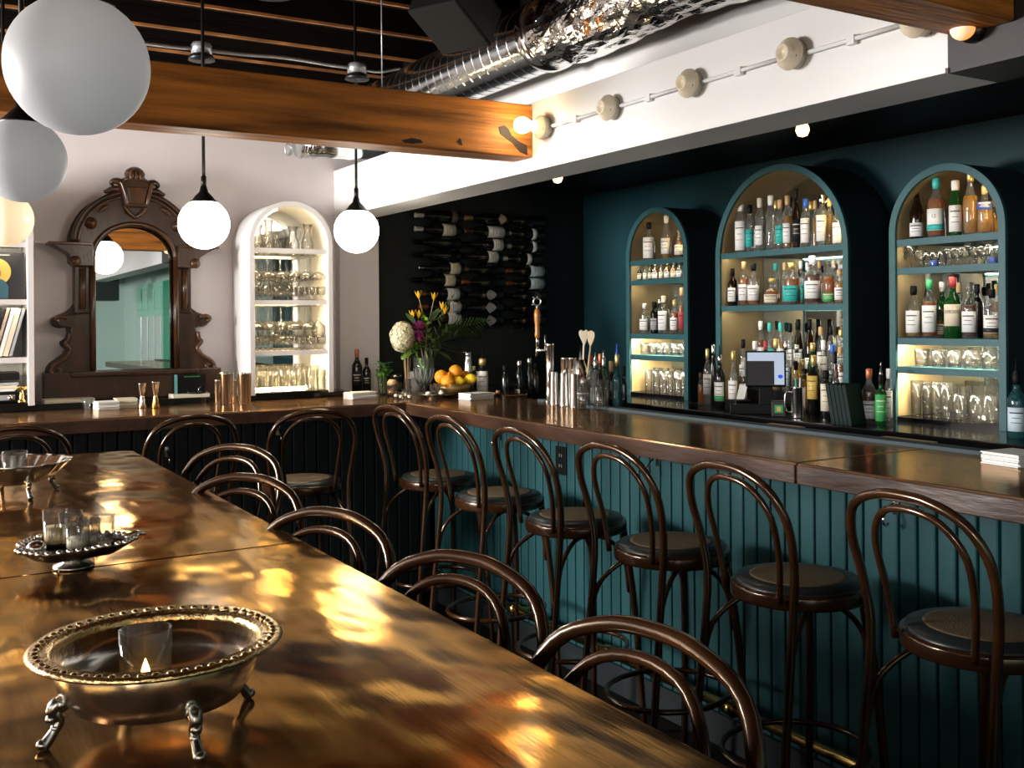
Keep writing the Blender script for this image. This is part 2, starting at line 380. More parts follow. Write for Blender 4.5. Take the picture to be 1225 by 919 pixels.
# timber tie beams (orange, old)
b1 = struct(MB().box(-2.94, 2.118, 3.36, 3.50, 2.098, 2.30).build('beam', beamwood, bevel=.006))
def blot(pts, y, parent, t=.002):
    MB().prism(pts, 'y', y-t, y+.001).build('knot', beamdark, parent)
def bx(px, py): p = at_y(px, py, 3.36); return (p.x, p.z)
blot([bx(*p) for p in ((596, 152), (603, 150), (608, 154), (612, 162), (620, 169), (630, 174), (631, 186), (622, 182), (614, 172), (606, 166), (598, 160))], 3.36, b1)
blot([bx(*p) for p in ((480, 168), (492, 165), (503, 167), (506, 171), (494, 172), (484, 171))], 3.36, b1)
blot([bx(*p) for p in ((546, 170), (549, 166), (551, 166), (553, 174), (550, 173))], 3.36, b1)
b2 = struct(MB().box(-2.94, 2.116, 1.37, 1.52, 2.125, 2.33).build('beam', beamwood, bevel=.006))
struct(MB().box(-2.94, 1.9, -1.4, -1.25, 2.10, 2.33).build('beam', beamwood, bevel=.006))
# green double doors and panels by the entrance (seen in the mirror)
green = mat('green_door_paint', (.015, .26, .15), .4); lgreen = mat('mint_door_paint', (.30, .60, .47), .45)
for di, (ya, yb, mm, lb) in enumerate(((-2.3, -1.4, green, 'deep green panelled door by the entrance'), (-3.9, -2.34, lgreen, ''))):
    d = struct(MB().box(2.86, 2.898, ya, yb, 0, 2.04).build('door_%d' % (di+1), mm))
    n = 2 if di == 0 else 4
    for k in range(n):
        y0 = ya+(yb-ya)*k/n+.05; y1 = ya+(yb-ya)*(k+1)/n-.05
        for (za, zb) in ((.15, .85), (.98, 1.62), (1.70, 1.98)):
            pm = MB().box(2.845, 2.862, y0, y1, za, zb)
            pm.build('panel', (lgreen if di else green) if za != .98 else (mat('door_glass_pane', (.55, .62, .60), .1) if di else green), d, bevel=.006)
    MB().sphere((2.83, yb-.04, 1.0), .028).build('door_knob', brass, d)

# ================================================================== BAR
bar = thing('bar_counter', 'long L-shaped bar with varnished wood top and teal beadboard front', 'bar counter', (2.45, 2.0, 0))
def bp(mb, name, m, bevel=0): return mb.build(name, m, bar, bevel, loc=(-2.45, -2.0, 0))
ZB = 1.07
t1 = bp(MB().prism([(2.17, 2.072), (2.78, 2.072), (2.78, 4.75), (2.95, 4.75), (2.95, 5.59), (2.38, 5.59), (2.38, 5.38), (2.11, 5.38), (2.11, 5.44), (-1.6, 5.44), (-1.6, 4.63), (2.17, 4.63)], 'z', 1.012, ZB), 'bar_top', barwood, .006)
t2 = bp(MB().prism([(2.17, -2.2), (2.78, -2.2), (2.78, 2.068), (2.17, 2.068)], 'z', 1.012, ZB), 'bar_top', barwood, .006)
bp(MB().box(2.166, 2.178, 2.074, 4.626, 1.010, 1.064), 'bar_edge', baredge, .003)
bp(MB().box(2.166, 2.178, -2.2, 2.066, 1.010, 1.064), 'bar_edge', baredge, .003)
bp(MB().box(-1.6, 2.166, 4.626, 4.640, 1.010, 1.064), 'bar_edge', baredge, .003)
bp(MB().box(2.725, 2.79, -2.2, 4.3, 1.066, 1.082), 'drip_rail', mat('grey_drip_rail', (.06, .08, .09), .7, spec=.1), .003)
bp(MB().box(-1.6, 2.11, 5.20, 5.445, ZB-.002, 1.098), 'back_ledge', blackgloss, .004)
bp(MB().box(2.475, 2.74, -2.15, 4.9, 0, 1.01), 'carcass', black)
bp(MB().box(-1.6, 2.74, 4.92, 5.44, 0, 1.01), 'carcass', black)
sl = MB().box(-.012, .012, -.0283, .0283, 0, .97).mesh('slat', .006); sl.materials.append(tealslat)
y = 4.86
while y > -1.5:
    inst('slat', sl, bar, (2.463-2.45, y-2.0, .035)); y -= .0625
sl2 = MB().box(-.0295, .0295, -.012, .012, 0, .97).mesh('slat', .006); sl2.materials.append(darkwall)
x = 2.40
while x > .1:
    inst('slat', sl2, bar, (x-2.45, 4.908-2.0, .035)); x -= .0625
bp(MB().box(2.438, 2.452, -1.5, 4.9, .0, .11), 'kick_board', darkwall)
bp(MB().tube([(2.345, -1.5, .20), (2.345, 4.72, .20)], .0175, 10), 'foot_rail', brass)
bp(MB().tube([(-1.5, 4.80, .20), (2.345, 4.80, .20)], .0175, 10), 'foot_rail', brass)
brk = MB().tube([(0, 0, 0), (.11, 0, -.02)], .011, 8).lathe([(.026, -.022), (.026, .022)], 12, rot=Matrix.Rotation(PI/2, 3, 'X')).mesh('rail_bracket'); brk.materials.append(brass)
for yy in (.55, 1.15, 1.85, 2.53, 3.2, 3.9): inst('rail_bracket', brk, bar, (2.345-2.45, yy-2.0, .20))
p = at_x(672, 551, 2.45)
ou = bp(MB().box(2.444, 2.4515, p.y-.04, p.y+.04, p.z-.06, p.z+.06), 'outlet_plate', black, .002)
for dz in (-.022, .022):
    so = MB()
    for dy in (-.008, .008): so.box(2.4425, 2.4442, p.y+dy-.002, p.y+dy+.002, p.z+dz-.006, p.z+dz+.006)
    so.build('socket', conduitgrey, ou)
hk = MB().tube([(0, 0, .02), (-.02, 0, .012), (-.045, 0, -.012), (-.05, 0, -.03), (-.04, 0, -.042), (-.028, 0, -.036)], .004, 6, sub=3).box(0, .004, -.010, .010, -.015, .03).mesh('coat_hook'); hk.materials.append(chrome)
for (px, py) in ((598, 523), (785, 553), (1069, 610)):
    p = at_x(px, py, 2.44); inst('coat_hook', hk, bar, (2.446-2.45, p.y-2.0, p.z))
for (px, py) in ((333, 517), (200, 543)):
    p = at_y(px, py, 4.88); inst('coat_hook', hk, bar, (p.x-2.45, 4.886-2.0, p.z), PI/2)

# ================================================================== BAR STOOLS
def make_stool(label, loc, rz, group):
    """faces +x, back rest at -x"""
    t = thing('bar_stool', label, 'bar stool', loc, rz, group)
    outer = [(-.245, -.175, 0), (-.215, -.172, .35), (-.178, -.165, .72), (-.185, -.178, .86), (-.215, -.185, .97), (-.245, -.150, 1.050), (-.258, -.075, 1.086),
             (-.262, 0, 1.094), (-.258, .075, 1.086), (-.245, .150, 1.050), (-.215, .185, .97), (-.185, .178, .86), (-.178, .165, .72), (-.215, .172, .35), (-.245, .175, 0)]
    MB().tube(outer, .0112, 8, sub=4).build('back_hoop', bentwood, t)
    inner = [(-.165, -.105, .745), (-.178, -.118, .86), (-.208, -.122, .970), (-.236, -.078, 1.042), (-.246, 0, 1.062), (-.236, .078, 1.042), (-.208, .122, .970), (-.178, .118, .86), (-.165, .105, .745)]
    MB().tube(inner, .0085, 8, sub=4).build('inner_hoop', bentwood, t)
    MB().lathe([(.15, .722), (.174, .722), (.180, .724), (.182, .730), (.182, .754), (.180, .760), (.174, .762), (.15, .762), (.15, .722)], 32).build('seat_rim', bentwood, t)
    MB().lathe([(1e-6, .742), (.168, .742), (.172, .758), (.166, .772), (.12, .779), (1e-6, .780)], 28).build('seat', seatpad, t)
    MB().lathe([(1e-5, .779), (.12, .777), (.13, .776), (.13, .778), (.12, .7803), (1e-5, .782)], 28).build('seat_inlay', cane, t)
    for s in (-1, 1):
        MB().tube([(.135, .10*s, .73), (.165, .125*s, .45), (.185, .155*s, 0)], [.0135, .0125, .011], 8, sub=4).build('leg', bentwood, t)
        MB().tube([(.152, .112*s, .50), (.135, .105*s, .62), (.08, .09*s, .69), (.0, .085*s, .715)], .008, 7, sub=4).build('brace', bentwood, t)
        MB().tube([(-.198, .168*s, .50), (-.17, .155*s, .63), (-.10, .12*s, .70), (-.03, .09*s, .718)], .008, 7, sub=4).build('brace', bentwood, t)
    n = 28
    MB().tube([(-.018+.205*math.cos(2*PI*k/n), .178*math.sin(2*PI*k/n), .31) for k in range(n)], .009, 7, closed=True).build('foot_ring', bentwood, t)
    return t
st = make_stool('bentwood bar stool at the bar corner, furthest from the camera along the teal front', (2.13, 4.20, 0), 0.12, 'bentwood stools along the teal bar front')
for (x, y, rz, lb) in ((2.11, 3.62, .05, 'bentwood bar stool second from the bar corner along the teal front'),
                       (2.10, 3.06, 0.0, 'bentwood bar stool third from the bar corner, beside the black outlet'),
                       (2.10, 2.53, .02, 'bentwood bar stool fourth from the bar corner along the teal front'),
                       (2.11, 2.01, -.04, 'bentwood bar stool fifth from the bar corner, below the bar top joint'),
                       (2.12, 1.46, -.05, 'bentwood bar stool sixth from the bar corner, at the photo right edge')):
    dup(st, (x, y, 0), rz, lb)
for (x, y, rz, lb) in ((.41, 4.40, PI/2-.1, 'bentwood bar stool under the far bar, behind the furthest silver bowl'),
                       (1.03, 4.47, PI/2+.05, 'bentwood bar stool at the far bar below the two jiggers'),
                       (1.56, 4.42, PI/2-.12, 'bentwood bar stool at the far bar below the lit glass niche')):
    dup(st, (x, y, 0), rz, lb, 'bentwood stools along the far bar')
for (x, y, rz, lb) in ((.69, 2.97, PI+.63, 'bentwood stool tucked under the table, furthest of the five from the camera'),
                       (.535, 2.36, PI+.60, 'bentwood stool tucked under the table, fourth of five from the camera'),
                       (.52, 1.84, PI+.46, 'bentwood stool tucked under the table, middle one of the five'),
                       (.55, 1.37, PI+.38, 'bentwood stool tucked under the table, second of five from the camera'),
                       (.545, .955, PI+.20, 'bentwood stool tucked under the table, nearest of the five to the camera')):
    dup(st, (x, y, 0), rz, lb, 'bentwood stools tucked under the long table')

# ================================================================== LONG TABLE
tb = thing('long_table', 'long varnished dark wood bar-height table running away from the camera', 'table', (.28, 1.6, 0))
def rc(x0, x1, y0, y1, r0, r1):
    P = []
    for (cx_, cy_, a0, r) in ((x1-r1, y1-r1, 0, r1), (x0+r1, y1-r1, 90, r1), (x0+r0, y0+r0, 180, r0), (x1-r0, y0+r0, 270, r0)):
        for k in range(5): a = math.radians(a0+22.5*k); P.append((cx_+r*math.cos(a), cy_+r*math.sin(a)))
    return P
ZT = 1.05
MB().prism(rc(-.14, .684, -.7, 1.925, .006, .003), 'z', 1.005, ZT).build('table_top', tablewood, tb, .005, loc=(-.28, -1.6, 0))
MB().prism(rc(-.14, .684, 1.928, 3.60, .003, .03), 'z', 1.005, ZT).build('table_top', tablewood, tb, .005, loc=(-.28, -1.6, 0))
MB().box(-.06, .60, -.6, 3.5, .93, 1.005).build('apron', black, tb, loc=(-.28, -1.6, 0))
MB().box(.0, .06, -.6, 3.45, .02, 1.0).build('spine_panel', black, tb, loc=(-.28, -1.6, 0))  # added panel, stops low window light passing under the table
for yy in (-.4, 1.9, 3.3):
    MB().box(.06, .18, yy-.06, yy+.06, 0.04, .95).build('leg', black, tb, .01, loc=(-.28, -1.6, 0))
    MB().box(-.08, .32, yy-.05, yy+.05, 0, .05).build('foot', black, tb, .01, loc=(-.28, -1.6, 0))

# ================================================================== PENDANT GLOBES
def pendant(loc, r, ztop, m, label, group='opal globe pendants'):
    t = thing('globe_pendant', label, 'pendant lamp', loc, 0, group)
    prof = [(r*math.sin(a), -r*math.cos(a)) for a in [PI*(k/22)*.875 for k in range(23)]]
    prof[0] = (1e-5, -r)
    MB().lathe(prof, 40).build('globe', m, t)
    zt = prof[-1][1]
    MB().lathe([(prof[-1][0]+.012, zt-.012), (prof[-1][0]+.016, zt-.004), (prof[-1][0]+.006, zt+.004), (.035, zt+.018), (.018, zt+.035), (.012, zt+.06), (1e-5, zt+.06)], 28).build('canopy_cap', blackmet, t)
    MB().tube([(0, 0, zt+.05), (0, 0, ztop-loc[2])], .007, 8).lathe([(.011, zt+.05), (.011, zt+.10)], 10).build('stem', blackmet, t)
    MB().lathe([(.05, ztop-loc[2]-.03), (.05, ztop-loc[2])], 16).build('ceiling_mount', blackmet, t)
    return t
pendant((.262, 1.80, 1.896), .112, 3.034, globelow, 'large unlit opal globe pendant nearest the camera, above the long table')
pendant((.30, 3.02, 1.91), .112, 3.034, globelow, 'unlit opal globe pendant over the far half of the table')
pendant(tuple(at_y(5, 262, 4.32)), .104, 3.034, globewarm, 'warm dim opal globe pendant in front of the record shelves')
pendant(tuple(at_y(244, 268, 4.25)), .1025, 3.034, globelit, 'glowing opal globe pendant beside the carved mirror')
pendant(tuple(at_y(426.5, 276, 4.42)), .1025, 3.034, globelit, 'glowing opal globe pendant between the glass niche and the white pillar')

# ================================================================== DUCT, CONDUIT, SPEAKER, WIRE
dt = thing('air_duct', 'spiral galvanised ceiling duct, its near half wrapped in crinkled foil', 'duct', (2.34, 3.0, 2.655))
RD = .142
prof = []; z = 3.42-3.0
def ribbed(z0, z1, step):
    P = []; z = z0
    while z < z1-1e-6:
        P += [(RD, z+.0006), (RD, z+.003), (RD, z+step*.90), (RD, z+step*.93), (RD+.0012, z+step*.95), (RD+.0012, z+step*.985)]; z += step
    return P+[(RD, z1)]
RX = Matrix.Rotation(-PI/2, 3, 'X')
MB().lathe(ribbed(.55, 2.38, .075), 40, rot=RX).build('spiral_pipe', duct, dt)
rnd = random.Random(3)
fm = MB(); prof = []; nseg = 40; rows = 90
vs = []; fs = []
for i in range(rows+1):
    y = -3.6+4.16*i/rows
    for k in range(nseg):
        a = 2*PI*k/nseg
        rr = .152+.012*math.sin(9*y+2*math.sin(a*3))*.5+.010*(rnd.random()-.5)+.012*math.sin(4.1*y+a)
        if i > rows-3: rr = RD+.003
        vs.append((rr*math.cos(a), y, rr*math.sin(a)))
for i in range(rows):
    for k in range(nseg):
        k2 = (k+1) % nseg; fs.append((i*nseg+k, i*nseg+k2, (i+1)*nseg+k2, (i+1)*nseg+k))
fm.add(vs, fs, False).build('foil_wrap', foil, dt)
MB().lathe([(RD+.006, .545), (RD+.012, .555), (RD+.012, .60), (RD+.006, .61)], 40, rot=RX).build('clamp_band', steel, dt)
p = at_x(700, 12, 2.30)
fl = []
z = .06
while z < .16: fl += [(.075, z), (.082, z+.004), (.075, z+.008)]; z += .010
MB().lathe([(.075, .05)]+fl+[(.075, .165)], 24, at=(-.09, p.y-3.0, 0)).build('branch_collar', duct, dt)
e_ = at_y(356, 166, 5.05)-Vector((2.34, 3.0, 2.655)); fp = [(-.02, 2.05, -.03), (-.05, 2.05, -.12), (-.16, 2.05, e_.z+.03), (e_.x+.08, 2.05, e_.z+.005), (e_.x, 2.05, e_.z)]
fx = MB(); fx.tube(fp, .096, 20, sub=10)
nv = len(fx.v)//20
for i in range(nv):                                        # ribs of the flexible end
    c_ = sum((Vector(q) for q in fx.v[i*20:(i+1)*20]), Vector())/20
    if i % 3 == 0:
        for k in range(i*20, (i+1)*20): fx.v[k] = tuple(c_+(Vector(fx.v[k])-c_)*1.05)
fx.build('flexible_end', duct, dt)
wr_ = MB()
q = at_y(344, 178, 5.02)
for k in range(4):
    wr_.tube([(q.x-2.34+.012*math.cos(a+k)*(1+.25*k)+.006*k, 5.02-3+.012*k, q.z-2.655+.03*math.sin(a+k)) for a in [2*PI*j/14 for j in range(14)]], .0022, 5, closed=True)
wr_.build('wire_coil', conduitgrey, dt)

cdt = thing('cable_conduit', 'grey flexible conduit with junction boxes running behind the timber beam', 'conduit', (1.2, 4.33, 2.66))
def cz(px, py): v = at_y(px, py, 4.33); return (v.x-1.2, 0, v.z-2.66)
MB().tube([cz(120, 47), cz(172, 52), cz(215, 57), cz(236, 58)], .008, 8, sub=4).build('flexible_pipe', conduitgrey, cdt)
MB().tube([cz(246, 60), cz(290, 65), cz(340, 69), cz(390, 77), cz(418, 81)], .008, 8, sub=4).build('flexible_pipe', conduitgrey, cdt)
MB().tube([cz(436, 84), cz(455, 86), cz(478, 82)], .006, 8, sub=4).build('flexible_pipe', conduitgrey, cdt)
for (px, py) in ((241, 58), (427, 82)):
    c = cz(px, py); jb = MB().lathe([(.042, -.022), (.042, .012), (.036, .022), (1e-5, .022)], 16, at=c).build('junction_box', conduitgrey, cdt)
    MB().lathe([(.055, -.05), (.048, -.03), (.03, -.02)], 16, at=c).build('box_cover', blackmet, jb)

sp = thing('ceiling_speaker', 'black loudspeaker hung at an angle among the ceiling joists beside the duct', 'speaker', tuple(at_y(545, 14, 3.62)))
RS = Matrix.Rotation(math.radians(25), 3, 'Z') @ Matrix.Rotation(math.radians(28), 3, 'Y')
MB().box(-.13, .13, -.12, .12, -.09, .09, rot=RS).build('cabinet', mat('speaker_black', (.004, .004, .004), .6, spec=.15), sp, bevel=.008)
MB().box(-.12, .12, -.122, -.119, -.08, .08, rot=RS).build('grille', mat('speaker_grille', (.006, .006, .006), .8, bump=.6, bscale=400), sp)
MB().tube([(0, 0, .06), (0, 0, 3.034-sp.location.z)], .015, 8).build('bracket', blackmet, sp)
sp2 = thing('wall_speaker', 'grey black box speaker hanging by the entrance, seen in the mirror', 'speaker', (2.28, -3.0, 2.09))
MB().box(-.17, .17, -.14, .14, -.28, .20).build('cabinet', mat('speaker_grey', (.02, .03, .035), .5), sp2, bevel=.01)
MB().tube([(0, 0, .19), (0, 0, .72)], .02, 8).build('bracket', blackmet, sp2)
v = at_y(457, 100, 3.43); 
tag(MB().tube([(0, 0, 0), (0, 0, .52)], .0022, 6).lathe([(.008, 0), (.008, .02)], 8).build('hanging_wire', conduitgrey, loc=(v.x, 3.43, 2.297)), 'thin steel wire dropping from the joists to the timber beam', 'wire')
tag(MB().lathe([(.10, -.012), (.105, 0), (.09, .02), (1e-5, .02)], 24).build('ceiling_vent', blackmet, loc=(1.28, 3.95, 2.77)), 'round dark ceiling vent between the joists above the beam', 'vent')

# ================================================================== LAMP HOLDERS ON THE HEADER
holders = [(655, 153), (735, 130), (832, 101), (954, 66), (1106, 25)]
hp = [at_x(px, py, 2.12) for px, py in holders]
RYm = Matrix.Rotation(-PI/2, 3, 'Y')          # local z -> -x
hb = MB().lathe([(.038, 0), (.038, .022), (.030, .026)], 24, rot=RYm).mesh('socket_base'); hb.materials.append(mat('grey_cream_box', (.45, .42, .34), .45))
hd = MB().lathe([(.043, .024), (.045, .028), (.043, .036), (.028, .044), (.024, .058), (.018, .060), (.015, .050), (1e-5, .050)], 24, rot=RYm).mesh('socket_cap'); hd.materials.append(porcelain)
scw = MB()
for s in (-1, 1): scw.lathe([(.006, .036), (.005, .040), (1e-5, .040)], 8, at=(0, .030*s, .012*s), rot=RYm)
scm = scw.mesh('screw'); scm.materials.append(mat('screw_dark', (.05, .04, .03), .4, metal=.6))
for i, p in enumerate(hp):
    lb = ['cream porcelain lamp holder with a glowing bulb, beside the beam end', 'empty cream lamp holder second along the white header from the beam', 'empty cream lamp holder third along the white header from the beam',
          'empty cream lamp holder fourth along the white header from the beam', 'empty cream lamp holder at the cut end of the white header'][i]
    t = thing('lamp_holder', lb, 'lamp holder', (2.119, p.y, p.z), 0, 'lamp holders along the white header')
    inst('socket_base', hb, t); inst('socket_cap', hd, t); inst('screw', scm, t)
    if i == 0:
        MB().lathe([(.013, .05), (.014, .070), (.024, .088), (.030, .105), (.030, .118), (.024, .132), (.012, .141), (1e-5, .143)], 24, rot=RYm).build('bulb', bulbglow, t)
for i in range(4):
    a, b = hp[i], hp[i+1]; o = Vector((2.119, (a.y+b.y)/2, (a.z+b.z)/2))
    y0, y1 = a.y-.045, b.y+.060
    m_ = MB().tube([(-.008, y0-o.y, 0), (-.008, y1-o.y, 0)], .0065, 8)
    t = thing('conduit_pipe', 'white painted conduit between the %s and %s lamp holders from the beam' % (ORD[i], ORD[i+1]), 'conduit', o, 0, 'white conduits on the header')
    m_.build('pipe', white, t)
    MB().box(-.0165, 0, (y0+y1)/2-o.y-.012, (y0+y1)/2-o.y+.012, -.014, .010).build('clip', white, t)
p = at_x(1150, 38, 2.10)
t = thing('amber_bulb_lamp', 'dim amber globe bulb under the near beam end', 'bulb lamp', (2.119, 1.47, p.z))
MB().lathe([(.03, 0), (.03, .02)], 16, rot=RYm).build('socket', blackmet, t)
MB().sphere((-.045, 0, 0), .028).build('bulb', bulbdim, t)
for i, (px, py, lb) in enumerate(((667, 219, 'small glowing amber bulb under the dark soffit, above the wine rack'), (960, 160, 'small glowing amber bulb under the dark soffit, above the wide arch'))):
    p = at_z(px, py-10, 2.215); t = thing('soffit_bulb', lb, 'bulb lamp', (p.x, p.y, 2.29), 0, 'amber bulbs under the soffit')
    MB().lathe([(.022, 0), (.022, -.03), (.014, -.05), (1e-5, -.05)], 16).build('socket', mat('brass_socket', (.4, .25, .08), .35, metal=1), t)
    MB().lathe([(.011, -.045), (.013, -.06), (.024, -.082), (.026, -.096), (.018, -.114), (1e-5, -.120)], 20).build('bulb', bulbamber, t)

# ================================================================== CARVED MIRROR
MXC, MZ0 = 1.035, 1.098
mr = thing('carved_mirror', 'tall arched mirror in a carved dark walnut frame standing on the far bar', 'mirror', (MXC, 5.36, MZ0))
def mz(yc): return (855-yc)*.00141*1.01
half = [(.415, 0), (.405, mz(765)), (.40, mz(742)), (.385, mz(727)), (.355, mz(712)), (.328, mz(698)), (.318, mz(680)), (.335, mz(667)), (.338, mz(655)), (.315, mz(645)), (.305, mz(625)), (.310, mz(608)),
        (.345, mz(609)), (.368, mz(603)), (.380, mz(589)), (.372, mz(573)), (.345, mz(563)), (.318, mz(556)), (.292, mz(543)), (.276, mz(525)), (.276, mz(400)), (.30, mz(386)), (.30, mz(330)), (.303, mz(318)),
        (.297, mz(290)), (.284, mz(258)), (.262, mz(228)), (.238, mz(204)), (.205, mz(182)), (.168, mz(164)), (.125, mz(150)), (.08, mz(141)), (.03, mz(136))]
out = half+[(-x, z) for (x, z) in reversed(half)]
GH, GB, GS = .186, mz(755), mz(370)           # glass half width, bottom, spring line
gl_in = [(GH, GB), (GH, GS)]+[(GH*math.cos(PI*k/24), GS+GH*.86*math.sin(PI*k/24)) for k in range(1, 24)]+[(-GH, GS), (-GH, GB)]
# back board: outline minus the glass opening, made as left/right/top strips
def mbuild(mb, name, m, bevel=0): return mb.build(name, m, mr, bevel)
MB().prism(out, 'y', .045, .085).build('back_board', walnut, mr, .004)
N_ = len(gl_in)
# front frame body around the opening
hi = half[19:]                                  # upper half outline (columns and arch)
fr = MB()
arc_o = [(.292*math.cos(PI*k/32), mz(322)+.265*math.sin(PI*k/32)) for k in range(33)]
arc_i = [((GH+.018)*math.cos(PI*k/32), GS-.0+(GH*.86+.018)*math.sin(PI*k/32)) for k in range(33)]
fr.ring(arc_o, arc_i, 'y', -.02, .05)
fr.build('arch_body', walnut, mr, .004)
for r_, w_ in ((.283, .012), (.262, .007)):
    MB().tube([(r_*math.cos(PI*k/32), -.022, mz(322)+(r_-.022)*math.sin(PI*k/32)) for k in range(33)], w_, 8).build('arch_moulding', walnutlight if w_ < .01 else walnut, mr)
for s in (-1, 1):
    MB().box(min(s*.205, s*.276), max(s*.205, s*.276), -.005, .05, mz(560), mz(398)).build('column', walnut, mr, .006)
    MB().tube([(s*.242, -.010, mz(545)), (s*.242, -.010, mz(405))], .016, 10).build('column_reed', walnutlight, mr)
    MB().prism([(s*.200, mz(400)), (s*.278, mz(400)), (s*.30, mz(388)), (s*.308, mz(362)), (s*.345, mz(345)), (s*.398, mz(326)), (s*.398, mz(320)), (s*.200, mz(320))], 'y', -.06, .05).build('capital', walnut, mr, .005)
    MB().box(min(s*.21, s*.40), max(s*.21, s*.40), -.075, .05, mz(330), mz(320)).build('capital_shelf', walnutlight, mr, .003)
    MB().lathe([(.026, 0), (.020, .014), (1e-5, .018)], 16, at=(s*.282, -.062, mz(384)), rot=Matrix.Rotation(PI/2, 3, 'X')).build('capital_boss', walnutlight, mr)
    side = [(s*.205, 0), (s*.40, 0), (s*.395, mz(745)), (s*.375, mz(725)), (s*.335, mz(705)), (s*.312, mz(685)), (s*.328, mz(662)), (s*.300, mz(640)), (s*.296, mz(610)), (s*.340, mz(606)), (s*.368, mz(592)), (s*.362, mz(576)), (s*.32, mz(562)), (s*.205, mz(556))]
    MB().prism(side, 'y', -.012, .05).build('side_scroll', walnut, mr, .008)
    MB().tube([(s*.352, -.018, mz(590)), (s*.364, -.018, mz(578)), (s*.345, -.018, mz(570)), (s*.315, -.018, mz(575))], .011, 8, sub=4).build('scroll_bead', walnutlight, mr)
    MB().tube([(s*.305, -.016, mz(625)), (s*.31, -.018, mz(650)), (s*.322, -.018, mz(662)), (s*.30, -.018, mz(685)), (s*.325, -.018, mz(712)), (s*.365, -.018, mz(728)), (s*.388, -.018, mz(752)), (s*.365, -.018, mz(765)), (s*.345, -.018, mz(750)), (s*.36, -.018, mz(742))], .010, 8, sub=4).build('scroll_bead', walnutlight, mr)
    MB().lathe([(.030, 0), (.028, .010), (.018, .018), (.016, .024), (1e-5, .032)], 18, at=(s*.205, -.022, mz(252)), rot=Matrix.Rotation(PI/2, 3, 'X')).build('rosette', walnutlight, mr)
    MB().tube([(s*(GH+.012), -.018, GB), (s*(GH+.012), -.018, GS)], .014, 8).build('inner_moulding', walnutlight, mr)
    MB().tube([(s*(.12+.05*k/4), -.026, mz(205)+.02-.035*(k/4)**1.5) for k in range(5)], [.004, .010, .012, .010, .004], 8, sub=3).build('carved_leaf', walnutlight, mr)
MB().tube([((GH+.012)*math.cos(PI*k/28), -.018, GS+(GH*.86+.012)*math.sin(PI*k/28)) for k in range(29)], .014, 8).build('inner_moulding', walnutlight, mr)
MB().prism([(x, z-.42) for x, z in gl_in], 'y', .0, .018).build('mirror_glass', mirror, mr, loc=(0, .026, .42)).rotation_euler = (math.radians(-.25), 0, 0)
MB().box(-.42, .42, -.03, .05, 0, mz(757)).build('base_plinth', walnut, mr, .006)
MB().box(-.30, .30, -.045, .0, mz(775), mz(757)).build('base_moulding', walnut, mr, .006)
# keystone and finial
MB().prism([(-.055, mz(195)), (.055, mz(195)), (.075, mz(118)), (.055, mz(100)), (-.055, mz(100)), (-.075, mz(118))], 'y', -.075, .05).build('keystone', walnut, mr, .008)
MB().prism([(-.035, mz(185)), (.035, mz(185)), (.048, mz(125)), (-.048, mz(125))], 'y', -.088, -.07).build('keystone_panel', walnutlight, mr, .006)
for s in (-1, 1):
    MB().tube([(s*.045, -.085, mz(188)), (s*.052, -.09, mz(160)), (s*.066, -.085, mz(125)), (s*.075, -.08, mz(112))], .009, 8, sub=4).build('keystone_scroll', walnutlight, mr)
    MB().tube([(0, -.035, mz(228)), (s*.03, -.038, mz(212)), (s*.05, -.036, mz(188)), (s*.045, -.03, mz(178))], .011, 8, sub=4).build('swag', walnutlight, mr)
    MB().tube([(s*.055, -.035, mz(112)), (s*.09, -.03, mz(104)), (s*.110, -.025, mz(112)), (s*.098, -.02, mz(122))], [.02, .017, .012, .004], 8, sub=4).build('acanthus_leaf', walnut, mr)
    MB().tube([(s*.055, -.02, mz(132)), (s*.10, -.02, mz(132)), (s*.135, -.02, mz(142)), (s*.145, -.02, mz(138))], [.02, .017, .010, .004], 8, sub=4).build('acanthus_leaf', walnut, mr)
MB().lathe([(.060, mz(105)), (.062, mz(95)), (.045, mz(88)), (.050, mz(75)), (.040, mz(62)), (.020, mz(53)), (1e-5, mz(50))], 20, at=(0, -.02, 0), sy=.8).build('finial', walnut, mr)
for s in (-1, 0, 1):
    MB().tube([(s*.022, -.062, mz(98)), (s*.02, -.06, mz(78)), (0, -.035, mz(56))], [.012, .012, .004], 7, sub=3).build('finial_petal', walnutlight, mr)

# ================================================================== BOTTLES AND GLASSES
PROF = {   # (radius fraction, height fraction), neck and cap sizes follow
 'wine':   [(.90, 0), (1, .02), (1, .60), (.93, .66), (.62, .72), (.40, .77), (.36, .82), (.36, .97), (.42, .975), (.42, 1.0)],
 'burgundy': [(.90, 0), (1, .02), (1, .50), (.88, .60), (.62, .70), (.42, .78), (.36, .84), (.36, .97), (.42, .975), (.42, 1.0)],
 'whisky': [(.92, 0), (1, .02), (1, .56), (.94, .62), (.70, .68), (.44, .73), (.38, .78), (.38, .95), (.44, .96), (.44, 1.0)],
 'square': [(.95, 0), (1, .015), (1, .60), (.96, .645), (.70, .68), (.40, .71), (.36, .75), (.36, .95), (.42, .955), (.42, 1.0)],
 'tall':   [(.80, 0), (.86, .02), (1, .45), (.95, .52), (.66, .62), (.42, .72), (.36, .80), (.36, .96), (.42, .965), (.42, 1.0)],
 'squat':  [(.90, 0), (1, .03), (1, .42), (.90, .52), (.60, .60), (.36, .65), (.34, .80), (.42, .82), (.42, 1.0)],
 'slim':   [(.95, 0), (1, .02), (1, .64), (.86, .70), (.62, .75), (.52, .80), (.52, .95), (.58, .96), (.58, 1.0)],
 'champagne': [(.92, 0), (1, .02), (1, .42), (.90, .54), (.66, .66), (.44, .78), (.38, .88), (.38, .96), (.44, .97), (.44, 1.0)],
}
